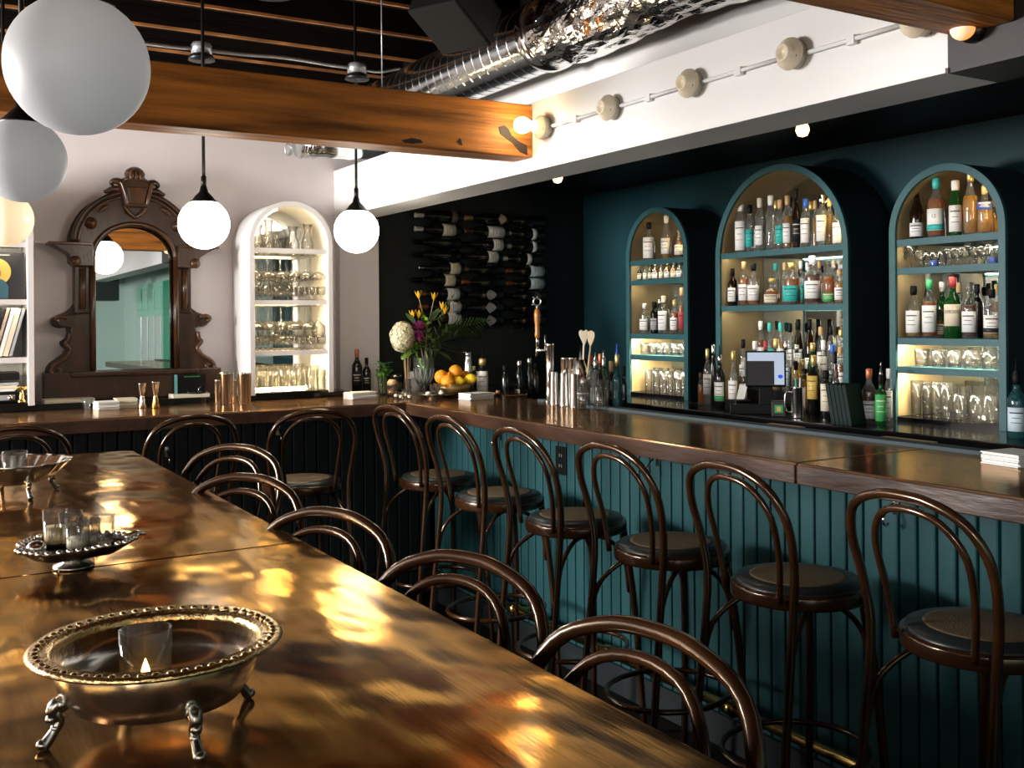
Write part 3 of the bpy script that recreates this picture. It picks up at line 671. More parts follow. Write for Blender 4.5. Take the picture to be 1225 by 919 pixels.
BODY = {'clear': (glass, clearliq), 'amber': (glass, amberliq), 'golden': (glass, goldliq), 'brown': (glass, brownliq), 'green': (greenglass, None), 'dark': (darkglass, None),
        'dark brown': (brownglass, None), 'teal': (tealglass, None)}
_BC = {}
def curved(r, z0, z1, half, n=8, t=.0012):
    """label strip wrapped round -x side"""
    vs = []; fs = []
    for i in range(n+1):
        a = PI-half+2*half*i/n
        for (rr, z) in ((r, z0), (r, z1), (r+t, z1), (r+t, z0)): vs.append((rr*math.cos(a), rr*math.sin(a), z))
    for i in range(n):
        for k in range(4): fs.append((i*4+k, i*4+(k+1) % 4, (i+1)*4+(k+1) % 4, (i+1)*4+k))
    fs += [(0, 1, 2, 3), (n*4+3, n*4+2, n*4+1, n*4)]
    return MB().add(vs, fs, True)
def wraptext(s, size, r, z, maxw=1.0):
    vs, fs = text_verts(s, size); wmax = max(abs(v[0]) for v in vs) or 1
    k = min(1, maxw*r/wmax)
    out = []
    for v in vs:
        a = PI+v[0]*k/r
        out.append((r*math.cos(a), r*math.sin(a), z+v[1]))
    return MB().add(out, fs)
def bottle(label, loc, h, r, kind='whisky', body='clear', lab='white', cap='black', group=None, yaw=0.0, level=.62, lab2=None, words=None, pour=False, lz=(.12, .48), rows=3):
    """bottle body with liquid, label, print and cap as parts; label faces -x"""
    gm, lq = BODY[body]
    P = PROF[kind]; zc = .86 if cap not in ('clear',) else .9
    pts = [(1e-5, .004)]+[(max(1e-5, a*r), b*h) for a, b in P if b < zc]+[(P[-3][0]*r*.98, zc*h), (1e-5, zc*h)]
    o = MB().lathe(pts, 18).build('bottle', gm)
    o.location = loc; o.rotation_euler = (0, 0, yaw)
    tag(o, label, 'bottle', group)
    if lq is not None:
        L = [(1e-5, .010)]+[(a*r*.93, max(.010, b*h)) for a, b in P if b < level]
        lastr = L[-1][0]; nxt = next((a for a, b in P if b >= level), .4)
        L += [(min(lastr, nxt*r*.93+(lastr-nxt*r*.93)*.4) if level > .6 else lastr, level*h), (1e-5, level*h)]
        MB().lathe(L, 18).build('liquid', lq, o)
    cr = P[-1][0]*r
    MB().lathe([(P[-3][0]*r+.0006, (zc-.04)*h), (P[-3][0]*r+.0012, zc*h), (cr+.0006, (zc+.01)*h), (cr+.0006, .985*h), (cr*.8, h), (1e-5, h)], 14).build('cap', CAP[cap], o)
    if lab and lab != 'plain':
        lm = LAB[lab]
        rl = r*(1.0 if kind != 'tall' else .98)
        lo = curved(rl+.0004, lz[0]*h, lz[1]*h, 1.15).build('paper_label', lm, o)
        if lab2: curved(rl+.0016, lz[0]*h+.002, (lz[0]+.10)*h, 1.15).build('label_band', LAB[lab2], lo)
        ik = ink if lab not in ('black', 'blue', 'green') else LAB['cream']
        if words:
            wraptext(words, min(r*.62, .02), rl+.0021, (lz[0]*.35+lz[1]*.65)*h, .95).build('label_lettering', ik, lo)
        else:
            pr = MB(); zz = lz[1]*h-.25*(lz[1]-lz[0])*h
            for q in range(rows):
                hw = (.75, .45, .6, .3)[q % 4]; th = .0022 if q else .0045
                c = curved(rl+.0017, zz, zz+th, hw, 5, .0004); pr.add(c.v, c.f); zz -= (lz[1]-lz[0])*h*.20
            pr.build('label_print', ik, lo)['kind'] = 'stuff'
    if pour:
        MB().lathe([(cr*.8, .97*h), (cr*.7, h+.006), (.004, h+.012), (.0028, h+.050), (1e-5, h+.050)], 10).build('pourer', CAP['silver'] if pour == 1 else CAP[pour], o)
    return o
def bottle_px(px, ytop, wpx, zb, X, **k):
    """stand a bottle on the surface z=zb in the row at X, sized from its height and width in view"""
    p = at_x(px, ytop, X); d = depth(p)
    label = k.pop('label')
    return bottle(label, (p.x, p.y, zb), max(.1, p.z-zb), wpx/2/FPX*d*.97, **k)

TUM = {}
def tumbler_mesh(r0, r1, h, n=16, heavy=.010):
    k = (round(r0, 4), round(r1, 4), round(h, 4), heavy)
    if k in TUM: return TUM[k]
    t = .0018
    m_ = MB().lathe([(1e-5, 0), (r0*.94, 0), (r0, .004), (r1, h), (r1-t, h), (r0-t, heavy), (1e-5, heavy)], n).mesh('tumbler'); m_.materials.append(glasswarm); TUM[k] = m_
    return m_
def stem_mesh(kind):
    if kind in TUM: return TUM[kind]
    if kind == 'wine': P = [(1e-5, 0), (.032, 0), (.030, .003), (.005, .008), (.004, .075), (.012, .083), (.034, .110), (.038, .135), (.031, .170), (.0295, .170), (.036, .135), (.032, .112), (.008, .086), (1e-5, .086)]
    elif kind == 'coupe': P = [(1e-5, 0), (.032, 0), (.030, .003), (.005, .008), (.004, .080), (.012, .088), (.040, .105), (.050, .130), (.0485, .130), (.038, .107), (.008, .091), (1e-5, .091)]
    elif kind == 'vee': P = [(1e-5, 0), (.026, 0), (.024, .003), (.004, .006), (.004, .045), (.030, .095), (.0288, .095), (.003, .049), (1e-5, .049)]
    elif kind == 'cordial': P = [(1e-5, 0), (.022, 0), (.020, .003), (.005, .008), (.006, .022), (.022, .034), (.026, .055), (.024, .072), (.0228, .072), (.0245, .055), (.020, .036), (1e-5, .028)]
    m_ = MB().lathe(P, 16).mesh(kind+'_glass'); m_.materials.append(glasswarm); TUM[kind] = m_; return m_
def gl(name, me, loc, label, group, cat='glass', flip=False):
    o = inst(name, me, None, loc)
    if flip: o.rotation_euler = (PI, 0, 0)
    return tag(o, label, cat, group)

# ================================================================== ARCHED CABINETS
def cabinet(label, yc, halfw, ztop, shelves, name='arched_cabinet', xf=XF, xw=XW, zb=1.04, m=tealtrim, inner=None):
    t = thing(name, label, 'cabinet', (xf, yc, zb), 0, 'teal arched back bar cabinets')
    sp_ = ztop-halfw
    o_ = arch_pts(0, halfw, 0, sp_-zb, 28); i_ = arch_pts(0, halfw-.026, 0, sp_-zb, 28)
    MB().ring(o_, i_, 'x', .0, xw-xf-.005).build('shell', darkwall, t)  # shade of the cabinet sides put into the near-black colour
    MB().ring(arch_pts(0, halfw-.0255, .02, sp_-zb, 28), arch_pts(0, halfw-.0285, .02, sp_-zb, 28), 'x', .011, xw-xf-.021).build('liner', liner, t)
    MB().ring(arch_pts(0, halfw+.001, 0, sp_-zb, 28), arch_pts(0, halfw-.030, 0, sp_-zb, 28), 'x', -.006, .010).build('face_frame', m, t, .0015)
    MB().prism(arch_pts(0, halfw-.026, 0, sp_-zb, 28), 'x', xw-xf-.02, xw-xf-.006).build('mirror_back', archmirror, t)
    for zi, z in enumerate(shelves):
        so = MB().box(.018, xw-xf-.022, -halfw+.030, halfw-.030, z-.014-zb, z-zb).box(.004, .018, -halfw+.030, halfw-.030, z-.028-zb, z-zb).build('shelf', m, t)
        MB().box(.020, .028, -halfw+.05, halfw-.05, z-.0175-zb, z-.0142-zb).build('led_strip', ledbase if zi >= 2 else ledwhite, so)
    MB().tube([(.022, (halfw-.034)*math.cos(a), sp_-zb+(halfw-.034)*math.sin(a)) for a in [PI*(.72+.03*k) for k in range(9)]], .0028, 6).build('led_strip', ledwarm, t)
    MB().box(.0, xw-xf-.022, -halfw+.026, halfw-.026, 0, .018).build('base_shelf', blackgloss, t)
    return t
ct = thing('back_counter', 'black glossy counter under the arched cabinets', 'counter', (3.6, 2.0, 0))
MB().box(-.345, .318, -3.2, 2.86, .99, 1.04).build('counter_top', blackgloss, ct, .005)
MB().box(-.30, .318, -3.2, 2.86, 0, .99).build('carcass', black, ct)
A = {'near': (2.638, .264, 2.085), 'wide': (3.545, .424, 2.2), 'narrow': (4.452, .264, 2.085)}
cabinet('tall teal arched cabinet of spirits and glasses nearest the camera', *A['near'], [1.796, 1.678, 1.387, 1.268])
cabinet('wide middle teal arched cabinet behind the till screen', *A['wide'], [1.80, 1.535])
cabinet('narrow teal arched cabinet nearest the wine rack', *A['narrow'], [1.80, 1.69, 1.389, 1.27])
ROWS = []
def row(items, zb, place, group):
    """items: (px, ytop, w, X, kind, body, label, cap, extra); labels count along the shelf from the left"""
    order = sorted(range(len(items)), key=lambda i: items[i][0])
    for n, i in enumerate(order):
        px, yt, wd, X, kind, body, lab, cap = items[i][:8]; ex = items[i][8] if len(items[i]) > 8 else {}
        lb = '%s bottle, %s%s cap, %s from left on %s' % (body, (lab+' label, ') if lab != 'plain' else 'unlabelled, ', cap, ORD[n], place)
        bottle_px(px, yt, wd, zb, X, label=lb, kind=kind, body=body, lab=lab, cap=cap, group=group, yaw=random.uniform(-.2, .3)+.45, **ex)
F, B = 3.66, 3.80
row([(1096.6, 221, 17, F, 'tall', 'dark brown', 'white', 'brown', dict(lz=(.05, .30))), (1119.9, 213, 21, F, 'whisky', 'amber', 'white', 'teal', dict(lab2='teal', words='12', level=.66)), (1142.7, 216, 15.5, F, 'slim', 'green', 'white', 'white', dict(lz=(.08, .55))),
     (1160.5, 204, 18, F, 'tall', 'golden', 'plain', 'gold', dict(level=.6)), (1178, 222, 18, F+.02, 'square', 'golden', 'blue', 'tan', dict(lz=(.50, .66), level=.5)), (1190, 240, 13, B-.03, 'square', 'golden', 'plain', 'tan', {})], 1.796, 'near arch top shelf', 'bottles on the near arch top shelf')
row([(1092.9, 342, 18, F, 'whisky', 'golden', 'white', 'black', dict(level=.25, lz=(.10, .52))), (1111.8, 334, 17.5, F+.02, 'whisky', 'amber', 'white', 'green', dict(lz=(.10, .55))), (1139.7, 331, 20, F, 'whisky', 'green', 'cream', 'red', dict(words='JAMESON', lz=(.20, .55))),
     (1160, 340, 18, F, 'whisky', 'brown', 'white', 'clear', dict(lz=(.12, .5))), (1186.5, 346, 20, F, 'square', 'golden', 'white', 'black', dict(lab2='black', level=.3)),
     (1096, 331, 12, B, 'slim', 'clear', 'plain', 'cream'), (1110, 327, 11, B, 'slim', 'dark', 'plain', 'white'), (1127, 337, 15, B, 'whisky', 'green', 'plain', 'white'), (1147, 338, 14, B, 'square', 'clear', 'white', 'tan'), (1169, 340, 14, B, 'wine', 'dark', 'plain', 'black'), (1192, 340, 11, B, 'square', 'amber', 'white', 'tan'),
     (1125, 370, 12, F+.07, 'squat', 'amber', 'cream', 'brown')], 1.387, 'near arch third shelf', 'bottles on the near arch third shelf')
row([(886, 242, 14, F, 'slim', 'clear', 'white', 'white', dict(lz=(.05, .62))), (897, 245, 10, F+.02, 'slim', 'clear', 'teal', 'black'), (909, 237, 11.5, F, 'slim', 'clear', 'white', 'cream'), (922, 234, 12.5, F, 'slim', 'clear', 'plain', 'white'), (933, 239, 11, F, 'slim', 'clear', 'teal', 'tan'),
     (942, 234, 11, F+.01, 'slim', 'golden', 'white', 'tan'), (952.5, 226, 11.5, F, 'tall', 'dark brown', 'black', 'black'), (964, 238, 12.5, F, 'slim', 'clear', 'white', 'blue', dict(lz=(.1, .6))), (975, 240, 7, F+.02, 'slim', 'golden', 'plain', 'tan'), (983, 233, 13, F, 'slim', 'clear', 'white', 'silver', dict(lz=(.1, .6))),
     (992, 237, 9, F+.03, 'slim', 'golden', 'plain', 'tan'), (1002, 245, 12, F, 'slim', 'clear', 'white', 'white', dict(lz=(.05, .55))), (903, 242, 9, B, 'slim', 'clear', 'white', 'tan'), (928, 240, 9, B, 'slim', 'golden', 'plain', 'gold'), (946, 236, 10, B, 'tall', 'clear', 'plain', 'black'), (970, 241, 10, B, 'slim', 'clear', 'plain', 'gold')], 1.80, 'wide arch top shelf', 'bottles on the wide arch top shelf')
row([(876.5, 321, 12, F, 'whisky', 'dark brown', 'white', 'black'), (890, 313, 13, F, 'square', 'amber', 'white', 'tan'), (901.5, 315, 15, F, 'square', 'amber', 'white', 'black', dict(level=.5)), (923.5, 333, 19, F, 'squat', 'amber', 'cream', 'gold', dict(lz=(.1, .4))), (947, 314, 21, F, 'whisky', 'amber', 'teal', 'gold', dict(lz=(.08, .45))),
     (972, 306, 20, F, 'whisky', 'brown', 'white', 'white'), (991.5, 311, 16, F, 'tall', 'amber', 'green', 'clear', dict(lz=(.06, .25))), (1004, 323, 12, F, 'square', 'golden', 'white', 'tan'),
     (928, 315, 10, B, 'slim', 'clear', 'plain', 'teal'), (939, 314, 9, B, 'slim', 'clear', 'plain', 'tan'), (958, 312, 10, B, 'square', 'clear', 'teal', 'white'), (966, 314, 8, B, 'slim', 'clear', 'blue', 'white'), (980, 312, 11, B, 'square', 'golden', 'white', 'tan'), (998, 311, 12, B, 'whisky', 'clear', 'white', 'cream')], 1.535, 'wide arch second shelf', 'bottles on the wide arch second shelf')
row([(776.5, 266, 15, F, 'square', 'clear', 'white', 'black', dict(lz=(.06, .6))), (797, 258, 13, F, 'tall', 'golden', 'white', 'white', dict(level=.45)), (812, 276, 11, F, 'whisky', 'brown', 'white', 'clear')], 1.80, 'narrow arch top shelf', 'bottles on the narrow arch top shelf')
row([(760, 350, 10, F, 'slim', 'clear', 'white', 'red', dict(lz=(.05, .75))), (771, 363, 12, F, 'square', 'clear', 'white', 'white'), (783, 361, 10, F, 'slim', 'dark', 'grey', 'black'), (794, 354, 14, F, 'square', 'clear', 'white', 'cream', dict(lz=(.1, .6))), (806.5, 359, 10, F, 'square', 'amber', 'white', 'gold'), (815.5, 344, 8, F, 'slim', 'amber', 'red', 'tan'),
     (778, 355, 9, B, 'slim', 'clear', 'plain', 'tan'), (789, 357, 8, B, 'slim', 'dark', 'plain', 'silver'), (808, 350, 8, B, 'slim', 'clear', 'plain', 'clear')], 1.389, 'narrow arch third shelf', 'bottles on the narrow arch third shelf')
# small jars and glasses on the second shelves
for n, (px, yt, wd, cl, cp) in enumerate(((759, 327, 7, 'brown', 'cream'), (765, 321, 6, 'dark', 'silver'), (772, 329, 5, 'clear', 'blue'), (778, 328, 6, 'dark', 'black'), (784, 324, 8, 'amber', 'cream'), (791, 327, 5, 'clear', 'blue'), (798, 320, 7, 'amber', 'cream'), (806, 321, 8, 'amber', 'gold'), (813, 322, 8, 'clear', 'tan'))):
    bottle_px(px, yt, wd, 1.69, F, label='little %s bitters bottle with %s cap, %s from left on narrow arch second shelf' % (cl, cp, ORD[n]), kind='squat', body=cl, lab='cream' if n % 2 else 'white', cap=cp, group='little bottles on the narrow arch second shelf', yaw=.4, lz=(.08, .40), rows=1)
yc = A['near'][0]
for n, (px, kind, X) in enumerate(((1078, 'cordial', F), (1090, 'vee', F), (1101, 'cordial', F), (1110, 'tum', F), (1118, 'blue', F), (1127, 'tum', F), (1136, 'cordial', F), (1145, 'cordial', F), (1153, 'cordial', F), (1160, 'vee', F+.03), (1167, 'cordial', F), (1176, 'cordial', F), (1184, 'vee', F+.03), (1189, 'blue', F), (1196, 'cordial', F))):
    p = at_x(px, 320, X)
    if kind in ('cordial', 'vee'): gl('cordial_glass', stem_mesh(kind), (X, p.y, 1.796-.118), 'small clear %s glass, %s from left on near arch second shelf' % ('V-shaped' if kind == 'vee' else 'rounded stemmed', ORD[n]), 'little glasses on the near arch second shelf')
    else:
        o = gl('shot_glass', tumbler_mesh(.019, .022, .062), (X, p.y, 1.678), 'small %s shot glass, %s from left on near arch second shelf' % ('blue based' if kind == 'blue' else 'clear', ORD[n]), 'little glasses on the near arch second shelf')
        if kind == 'blue': MB().lathe([(1e-5, .001), (.0185, .001), (.0195, .026), (1e-5, .026)], 14).build('blue_base', LAB['blue'], o)
# tumblers on the lower shelves
def glassrow(y0, y1, n, X, zb, r, h, place, group, name='tumbler', word='rocks'):
    me = tumbler_mesh(r*.86, r, h)
    for k in range(n):
        y = y0+(y1-y0)*k/(n-1)
        gl(name, me, (X+.004*((k*5) % 3-1), y, zb), 'clear %s glass, %s from left, %s' % (word, ORD[k], place), group)
glassrow(2.80, 2.42, 6, F+.01, 1.268, .030, .072, 'near arch fourth shelf front row', 'rocks glasses on the near arch fourth shelf')
glassrow(2.82, 2.44, 6, F+.09, 1.268, .030, .072, 'near arch fourth shelf back row', 'rocks glasses on the near arch fourth shelf')
glassrow(2.835, 2.69, 4, F+.02, 1.058, .0235, .150, 'near arch bottom front row', 'tall glasses at the near arch bottom', 'highball_glass', 'tall')
glassrow(2.84, 2.43, 8, F+.10, 1.058, .0235, .135, 'near arch bottom back row', 'tall glasses at the near arch bottom', 'highball_glass', 'tall')
glassrow(2.63, 2.43, 4, F+.02, 1.058, .027, .105, 'near arch bottom, right of the tall ones', 'middling glasses at the near arch bottom', 'tumbler', 'middling')
glassrow(2.50, 2.415, 2, F-.028, 1.058, .028, .070, 'near arch bottom right corner', 'low glasses at the near arch bottom', 'tumbler', 'low')
glassrow(4.64, 4.25, 7, F+.01, 1.27, .0265, .068, 'narrow arch fourth shelf front row', 'rocks glasses on the narrow arch fourth shelf')
glassrow(4.66, 4.27, 7, F+.085, 1.27, .0265, .068, 'narrow arch fourth shelf back row', 'rocks glasses on the narrow arch fourth shelf')
glassrow(4.62, 4.25, 7, F+.02, 1.058, .0235, .125, 'narrow arch bottom front row', 'tall glasses at the narrow arch bottom', 'highball_glass', 'tall')
glassrow(4.63, 4.26, 7, F+.09, 1.058, .0235, .135, 'narrow arch bottom back row', 'tall glasses at the narrow arch bottom', 'highball_glass', 'tall')
# stepped stand and bottles on the counter in the wide arch
stp = thing('bottle_riser', 'black stepped stand for bottles inside the wide arch', 'stand', (3.76, 3.545, 1.058))
MB().box(-.01, .13, -.39, .39, 0, .14).build('step', black, stp, .003); MB().box(-.085, -.01, -.39, .39, 0, .06).build('step', black, stp, .003)
row([(896, 384, 8, 3.84, 'slim', 'dark brown', 'cream', 'black'), (910, 384, 10, 3.84, 'slim', 'amber', 'white', 'white'), (921, 386, 10, 3.84, 'slim', 'clear', 'teal', 'teal'), (934, 386, 10, 3.84, 'slim', 'golden', 'white', 'teal'), (945, 387, 9, 3.84, 'slim', 'clear', 'white', 'black'), (955, 382, 12, 3.83, 'champagne', 'dark brown', 'white', 'black', dict(lz=(.2, .45))),
     (968.5, 382, 12, 3.83, 'champagne', 'dark brown', 'white', 'black', dict(lz=(.1, .3))), (982, 391, 10, 3.84, 'slim', 'clear', 'white', 'tan'), (994, 390, 11, 3.84, 'wine', 'clear', 'plain', 'black'), (1006, 394, 10, 3.84, 'slim', 'amber', 'white', 'gold')], 1.198, 'riser top in wide arch', 'bottles on the riser in the wide arch')
row([(889, 406, 9, 3.70, 'slim', 'clear', 'white', 'black'), (903, 408, 10, 3.70, 'slim', 'clear', 'white', 'white'), (916, 408, 10, 3.70, 'slim', 'green', 'green', 'red'), (928, 405, 11, 3.70, 'slim', 'golden', 'gold', 'gold'), (940, 408, 10, 3.70, 'slim', 'clear', 'pale blue', 'silver'), (953, 412, 13, 3.70, 'squat', 'golden', 'plain', 'silver'), (972, 410, 14, 3.70, 'champagne', 'green', 'gold', 'gold', dict(lz=(.1, .4))), (985, 407, 10, 3.70, 'slim', 'clear', 'white', 'white', dict(lz=(.1, .7))),
     (996, 412, 10, 3.70, 'slim', 'clear', 'pale blue', 'blue'), (1005, 415, 9, 3.70, 'slim', 'amber', 'white', 'tan')], 1.118, 'riser step in wide arch', 'bottles on the lower riser step in the wide arch')
row([(960, 430, 12, 3.60, 'squat', 'golden', 'plain', 'gold'), (973, 425, 15, 3.58, 'wine', 'dark', 'gold', 'gold', dict(lz=(.25, .65))), (988, 443, 13, 3.46, 'slim', 'dark', 'cream', 'black', dict(lz=(.15, .72))), (999, 421, 11, 3.58, 'tall', 'dark', 'white', 'black'), (1000.5, 442, 12, 3.45, 'square', 'amber', 'cream', 'brown'), (952, 432, 9, 3.60, 'slim', 'clear', 'white', 'black')], 1.04, 'counter behind the till mug', 'bottles on the counter by the till')
row([(846, 417, 10, 3.47, 'wine', 'clear', 'white', 'gold', dict(lz=(.2, .55))), (853, 412, 8, 3.55, 'slim', 'dark', 'plain', 'silver'), (861, 425, 13, 3.47, 'whisky', 'dark', 'white', 'silver', dict(lab2='green')), (877, 420, 12, 3.50, 'tall', 'clear', 'white', 'gold'), (889, 428, 9, 3.56, 'slim', 'brown', 'white', 'white'), (838, 446, 7, 3.45, 'slim', 'amber', 'plain', 'brown')], 1.04, 'counter left of the till', 'bottles on the counter between the narrow and wide arches')
row([(1039.5, 441, 17, 3.42, 'whisky', 'brown', 'white', 'copper', dict(lz=(.1, .42))), (1053.5, 448, 14, 3.42, 'square', 'green', 'green', 'black', dict(pour='silver', lz=(.08, .6))), (1063, 441, 10, 3.50, 'slim', 'clear', 'white', 'white', dict(lz=(.1, .6)))], 1.04, 'counter left of the near arch', 'bottles on the counter before the near arch')
bottle_px(1216, 446, 21, 1.04, 3.42, label='big pale blue bottle with dark pourer at the right end of the counter', kind='whisky', body='teal', lab='pale blue', cap='black', pour='black', yaw=.5)

# ================================================================== WINE WALL
WY = 5.545
RW = Matrix(((0, 0, -1), (1, 0, 0), (0, -1, 0))).to_4x4()       # bottle z -> -X, label side -> -Y
rack = thing('wine_rack', 'black peg rack holding wine bottles sideways on the dark far wall', 'rack', (3.2, YWINE-.004, 1.5))
pegm = MB().tube([(0, .0, -.044), (0, -.105, -.044)], .004, 6).lathe([(.007, 0), (.007, .004)], 8, at=(0, -.105, -.044), rot=Matrix.Rotation(PI/2, 3, 'X')).mesh('peg'); pegm.materials.append(blackmet)
WINE = [  # px of base, py, label px0, px1, paper, capsule, shape
 [(549.5, 260, 541, 548, 'brown', 'white', 0), (549, 276, 530.5, 545.5, 'cream', 'white', 0), (549, 291, 0, 0, None, 'black', 0), (549, 306, 0, 0, None, 'black', 0), (553, 321.5, 539, 551, 'cream', 'silver', 0), (548, 335.5, 533, 545, 'cream', 'black', 0), (552, 352, 535.5, 550, 'white', 'copper', 0), (554, 367, 538, 551.5, 'white', 'copper', 0), (553, 381, 536.5, 551.5, 'white', 'black', 0)],
 [(606, 263, 596, 605.5, 'tan', 'tan', 1), (606, 278.6, 584.5, 603.5, 'white', 'brown', 0), (604, 293.6, 590.5, 602, 'white', 'black', 0), (599, 308, 584.5, 596, 'white', 'black', 0), (601, 323, 0, 0, None, 'gold', 0), (602, 338, 0, 0, None, 'copper', 0), (600, 353, 581, 593.5, 'grey', 'black', 1), (600, 368, 581, 593, 'grey', 'black', 1), (600, 383.5, 581, 593, 'grey', 'black', 1)],
 [(651, 266, 0, 0, None, 'black', 0), (650, 281, 637.5, 642.5, 'white', 'white', 0), (650, 296, 637.5, 642.5, 'white', 'white', 0), (646, 310.5, 631, 636, 'white', 'white', 0), (652, 325, 635, 651, 'pale blue', 'copper', 0), (652, 339.6, 635, 651, 'pale blue', 'copper', 0), (652, 354.5, 638.5, 646.5, 'dim', 'black', 1), (652, 369, 638.5, 646.5, 'dim', 'black', 1), (652, 383.6, 638.5, 646.5, 'dim', 'black', 1)]]
LAB['brown'] = mat('brown_paper', (.12, .09, .07), .6); LAB['tan'] = mat('tan_paper', (.45, .33, .25), .6); LAB['dim'] = mat('dim_grey_paper', (.05, .05, .052), .6)
wine_me = MB().lathe([(1e-5, .006)]+[(max(1e-5, a*.0365), b*.30) for a, b in PROF['burgundy'] if b < .8]+[(.0135, .25), (1e-5, .25)], 16).mesh('wine_bottle'); wine_me.materials.append(darkglass)
caps = {}
for ci, colm in enumerate(WINE):
    for ri, (px, py, l0, l1, pap, cp, sh) in enumerate(colm):
        p = at_y(px, py, WY); cn = ('first', 'second', 'third')[ci]
        d = {None: 'unlabelled dark', 'white': 'white labelled', 'cream': 'cream labelled', 'brown': 'brown labelled', 'tan': 'tan oval labelled', 'grey': 'grey diamond labelled', 'pale blue': 'pale blue labelled', 'dim': 'dim patterned'}[pap]
        o = inst('wine_bottle', wine_me); tag(o, '%s wine bottle lying sideways, %s row from top, %s rack column' % (d, ORD[ri], cn), 'wine bottle', 'wine bottles on the peg rack')
        mw = RW.copy(); mw.translation = p; o.matrix_world = mw
        if cp not in caps:
            m_ = MB().lathe([(.0143, .215), (.0143, .288), (.016, .290), (.016, .298), (1e-5, .30)], 12).mesh('capsule'); m_.materials.append(CAP[cp]); caps[cp] = m_
        inst('capsule', caps[cp], o)
        if pap:
            za = max(.004, p.x-at_y(l1, py, WY-.03).x); zb_ = p.x-at_y(l0, py, WY-.03).x
            if sh == 0:
                lo = curved(.0369, za, min(zb_, .16), 1.35).build('paper_label', LAB[pap], o)
                pr = MB()
                for q, (hw, zz) in enumerate(((.5, .3), (.35, .5), (.6, .7))):
                    if zb_-za > .05: c = curved(.0382, za+(zb_-za)*zz, za+(zb_-za)*zz+.004, hw, 5, .0004); pr.add(c.v, c.f)
                if pr.v: pr.build('label_print', LAB['grey'], lo)['kind'] = 'stuff'
            else:
                vs = []; fs = []; N = 12; zc_ = (za+zb_)/2
                for k in range(N+1):
                    u = -1+2*k/N; a = PI+1.1*u; hz = (zb_-za)/2*(1-abs(u)**1.3)+.0006
                    for rr in (.0368, .0374):
                        for s_ in (-1, 1): vs.append((rr*math.cos(a), rr*math.sin(a), zc_+s_*hz))
                for k in range(N): fs += [(4*k+2, 4*k+3, 4*k+7, 4*k+6), (4*k, 4*k+4, 4*k+5, 4*k+1), (4*k, 4*k+2, 4*k+6, 4*k+4), (4*k+1, 4*k+5, 4*k+7, 4*k+3)]
                MB().add(vs, fs).build('paper_label', LAB[pap], o)
        for dx in (.06, .20): inst('peg', pegm, rack, (p.x-dx-3.2, 0, p.z-1.5))
# low black work counter and dim glassware below the rack
wc = thing('work_counter', 'low black work counter in the dark corner below the wine rack', 'counter', (3.4, 5.2, 0))
MB().box(-.40, .515, -.32, .395, 0, .98).build('carcass', black, wc); MB().box(-.42, .515, -.335, .395, .98, 1.01).build('counter_top', blackgloss, wc, .003)
dimglass = glassmat('smoky_glass', (.75, .78, .78), .02, (.3, .3, .3))
me = MB().lathe([(1e-5, 0), (.028, 0), (.032, .004), (.036, .085), (.0345, .085), (.030, .010), (1e-5, .010)], 14).mesh('upturned_glass'); me.materials.append(dimglass)
for k in range(12):
    row_ = k//6; p = at_y(585+9.0*(k % 6)+3*row_, 440, 5.0+.16*row_)
    gl('upturned_glass', me, (p.x, 5.0+.16*row_, 1.012), 'dim upturned glass, %s from left in the %s row below the wine rack' % (ORD[k % 6], ('front', 'back')[row_]), 'dim glasses below the wine rack')
for n, (px, yt) in enumerate(((604, 437), (621, 431), (633, 428), (640, 434))):
    p = at_y(px, yt, 4.98); bottle('black bitters bottle in the dark corner, %s from left below the wine rack' % ORD[n], (p.x, p.y, 1.01), max(.12, p.z-1.01), .022, 'slim', 'dark', 'white' if n == 1 else 'plain', ('black', 'silver', 'silver', 'black')[n], 'dark bottles below the wine rack', lz=(.05, .3))

# ================================================================== GLASS NICHE
def wallcab(name, label, xc, hw, ztop, zb, shelves, cat, mirrorback, led=None):
    t = thing(name, label, cat, (xc, 5.15, zb), 0)
    sp_ = ztop-hw
    MB().ring(arch_pts(0, hw, 0, sp_-zb, 28), arch_pts(0, hw-.022, 0, sp_-zb, 28), 'y', 0, .295).build('shell', white, t)
    MB().ring(arch_pts(0, hw+.001, 0, sp_-zb, 28), arch_pts(0, hw-.026, 0, sp_-zb, 28), 'y', -.006, .008).build('face_frame', nichewhite, t, .0015)
    MB().prism(arch_pts(0, hw-.022, 0, sp_-zb, 28), 'y', .275, .288).build('mirror_back' if mirrorback else 'back_board', mirror if mirrorback else white, t)
    for z in shelves:
        so = MB().box(-hw+.022, hw-.022, .016, .274, z-.012-zb, z-zb).box(-hw+.022, hw-.022, .002, .016, z-.024-zb, z-zb).build('shelf', nichewhite, t)
        if led: MB().box(-hw+.05, hw-.05, .018, .026, z-.0155-zb, z-.0122-zb).build('led_strip', led, so)
    if led and mirrorback:
        MB().tube([((hw-.030)*math.cos(a), .020, sp_-zb+(hw-.030)*math.sin(a)) for a in [PI*(.62+.04*k) for k in range(9)]], .003, 6).build('led_strip', led, t)
        MB().box(-hw+.05, hw-.05, .262, .270, .013, .016).build('led_strip', led, t)
    MB().box(-hw+.022, hw-.022, 0, .274, 0, .012).build('base_shelf', blackgloss, t)
    return t
wallcab('glass_cabinet', 'brightly lit white arched wall cabinet full of glassware', 1.771, .2215, 2.092, 1.099, [1.848, 1.582, 1.322], 'cabinet', True, ledniche)
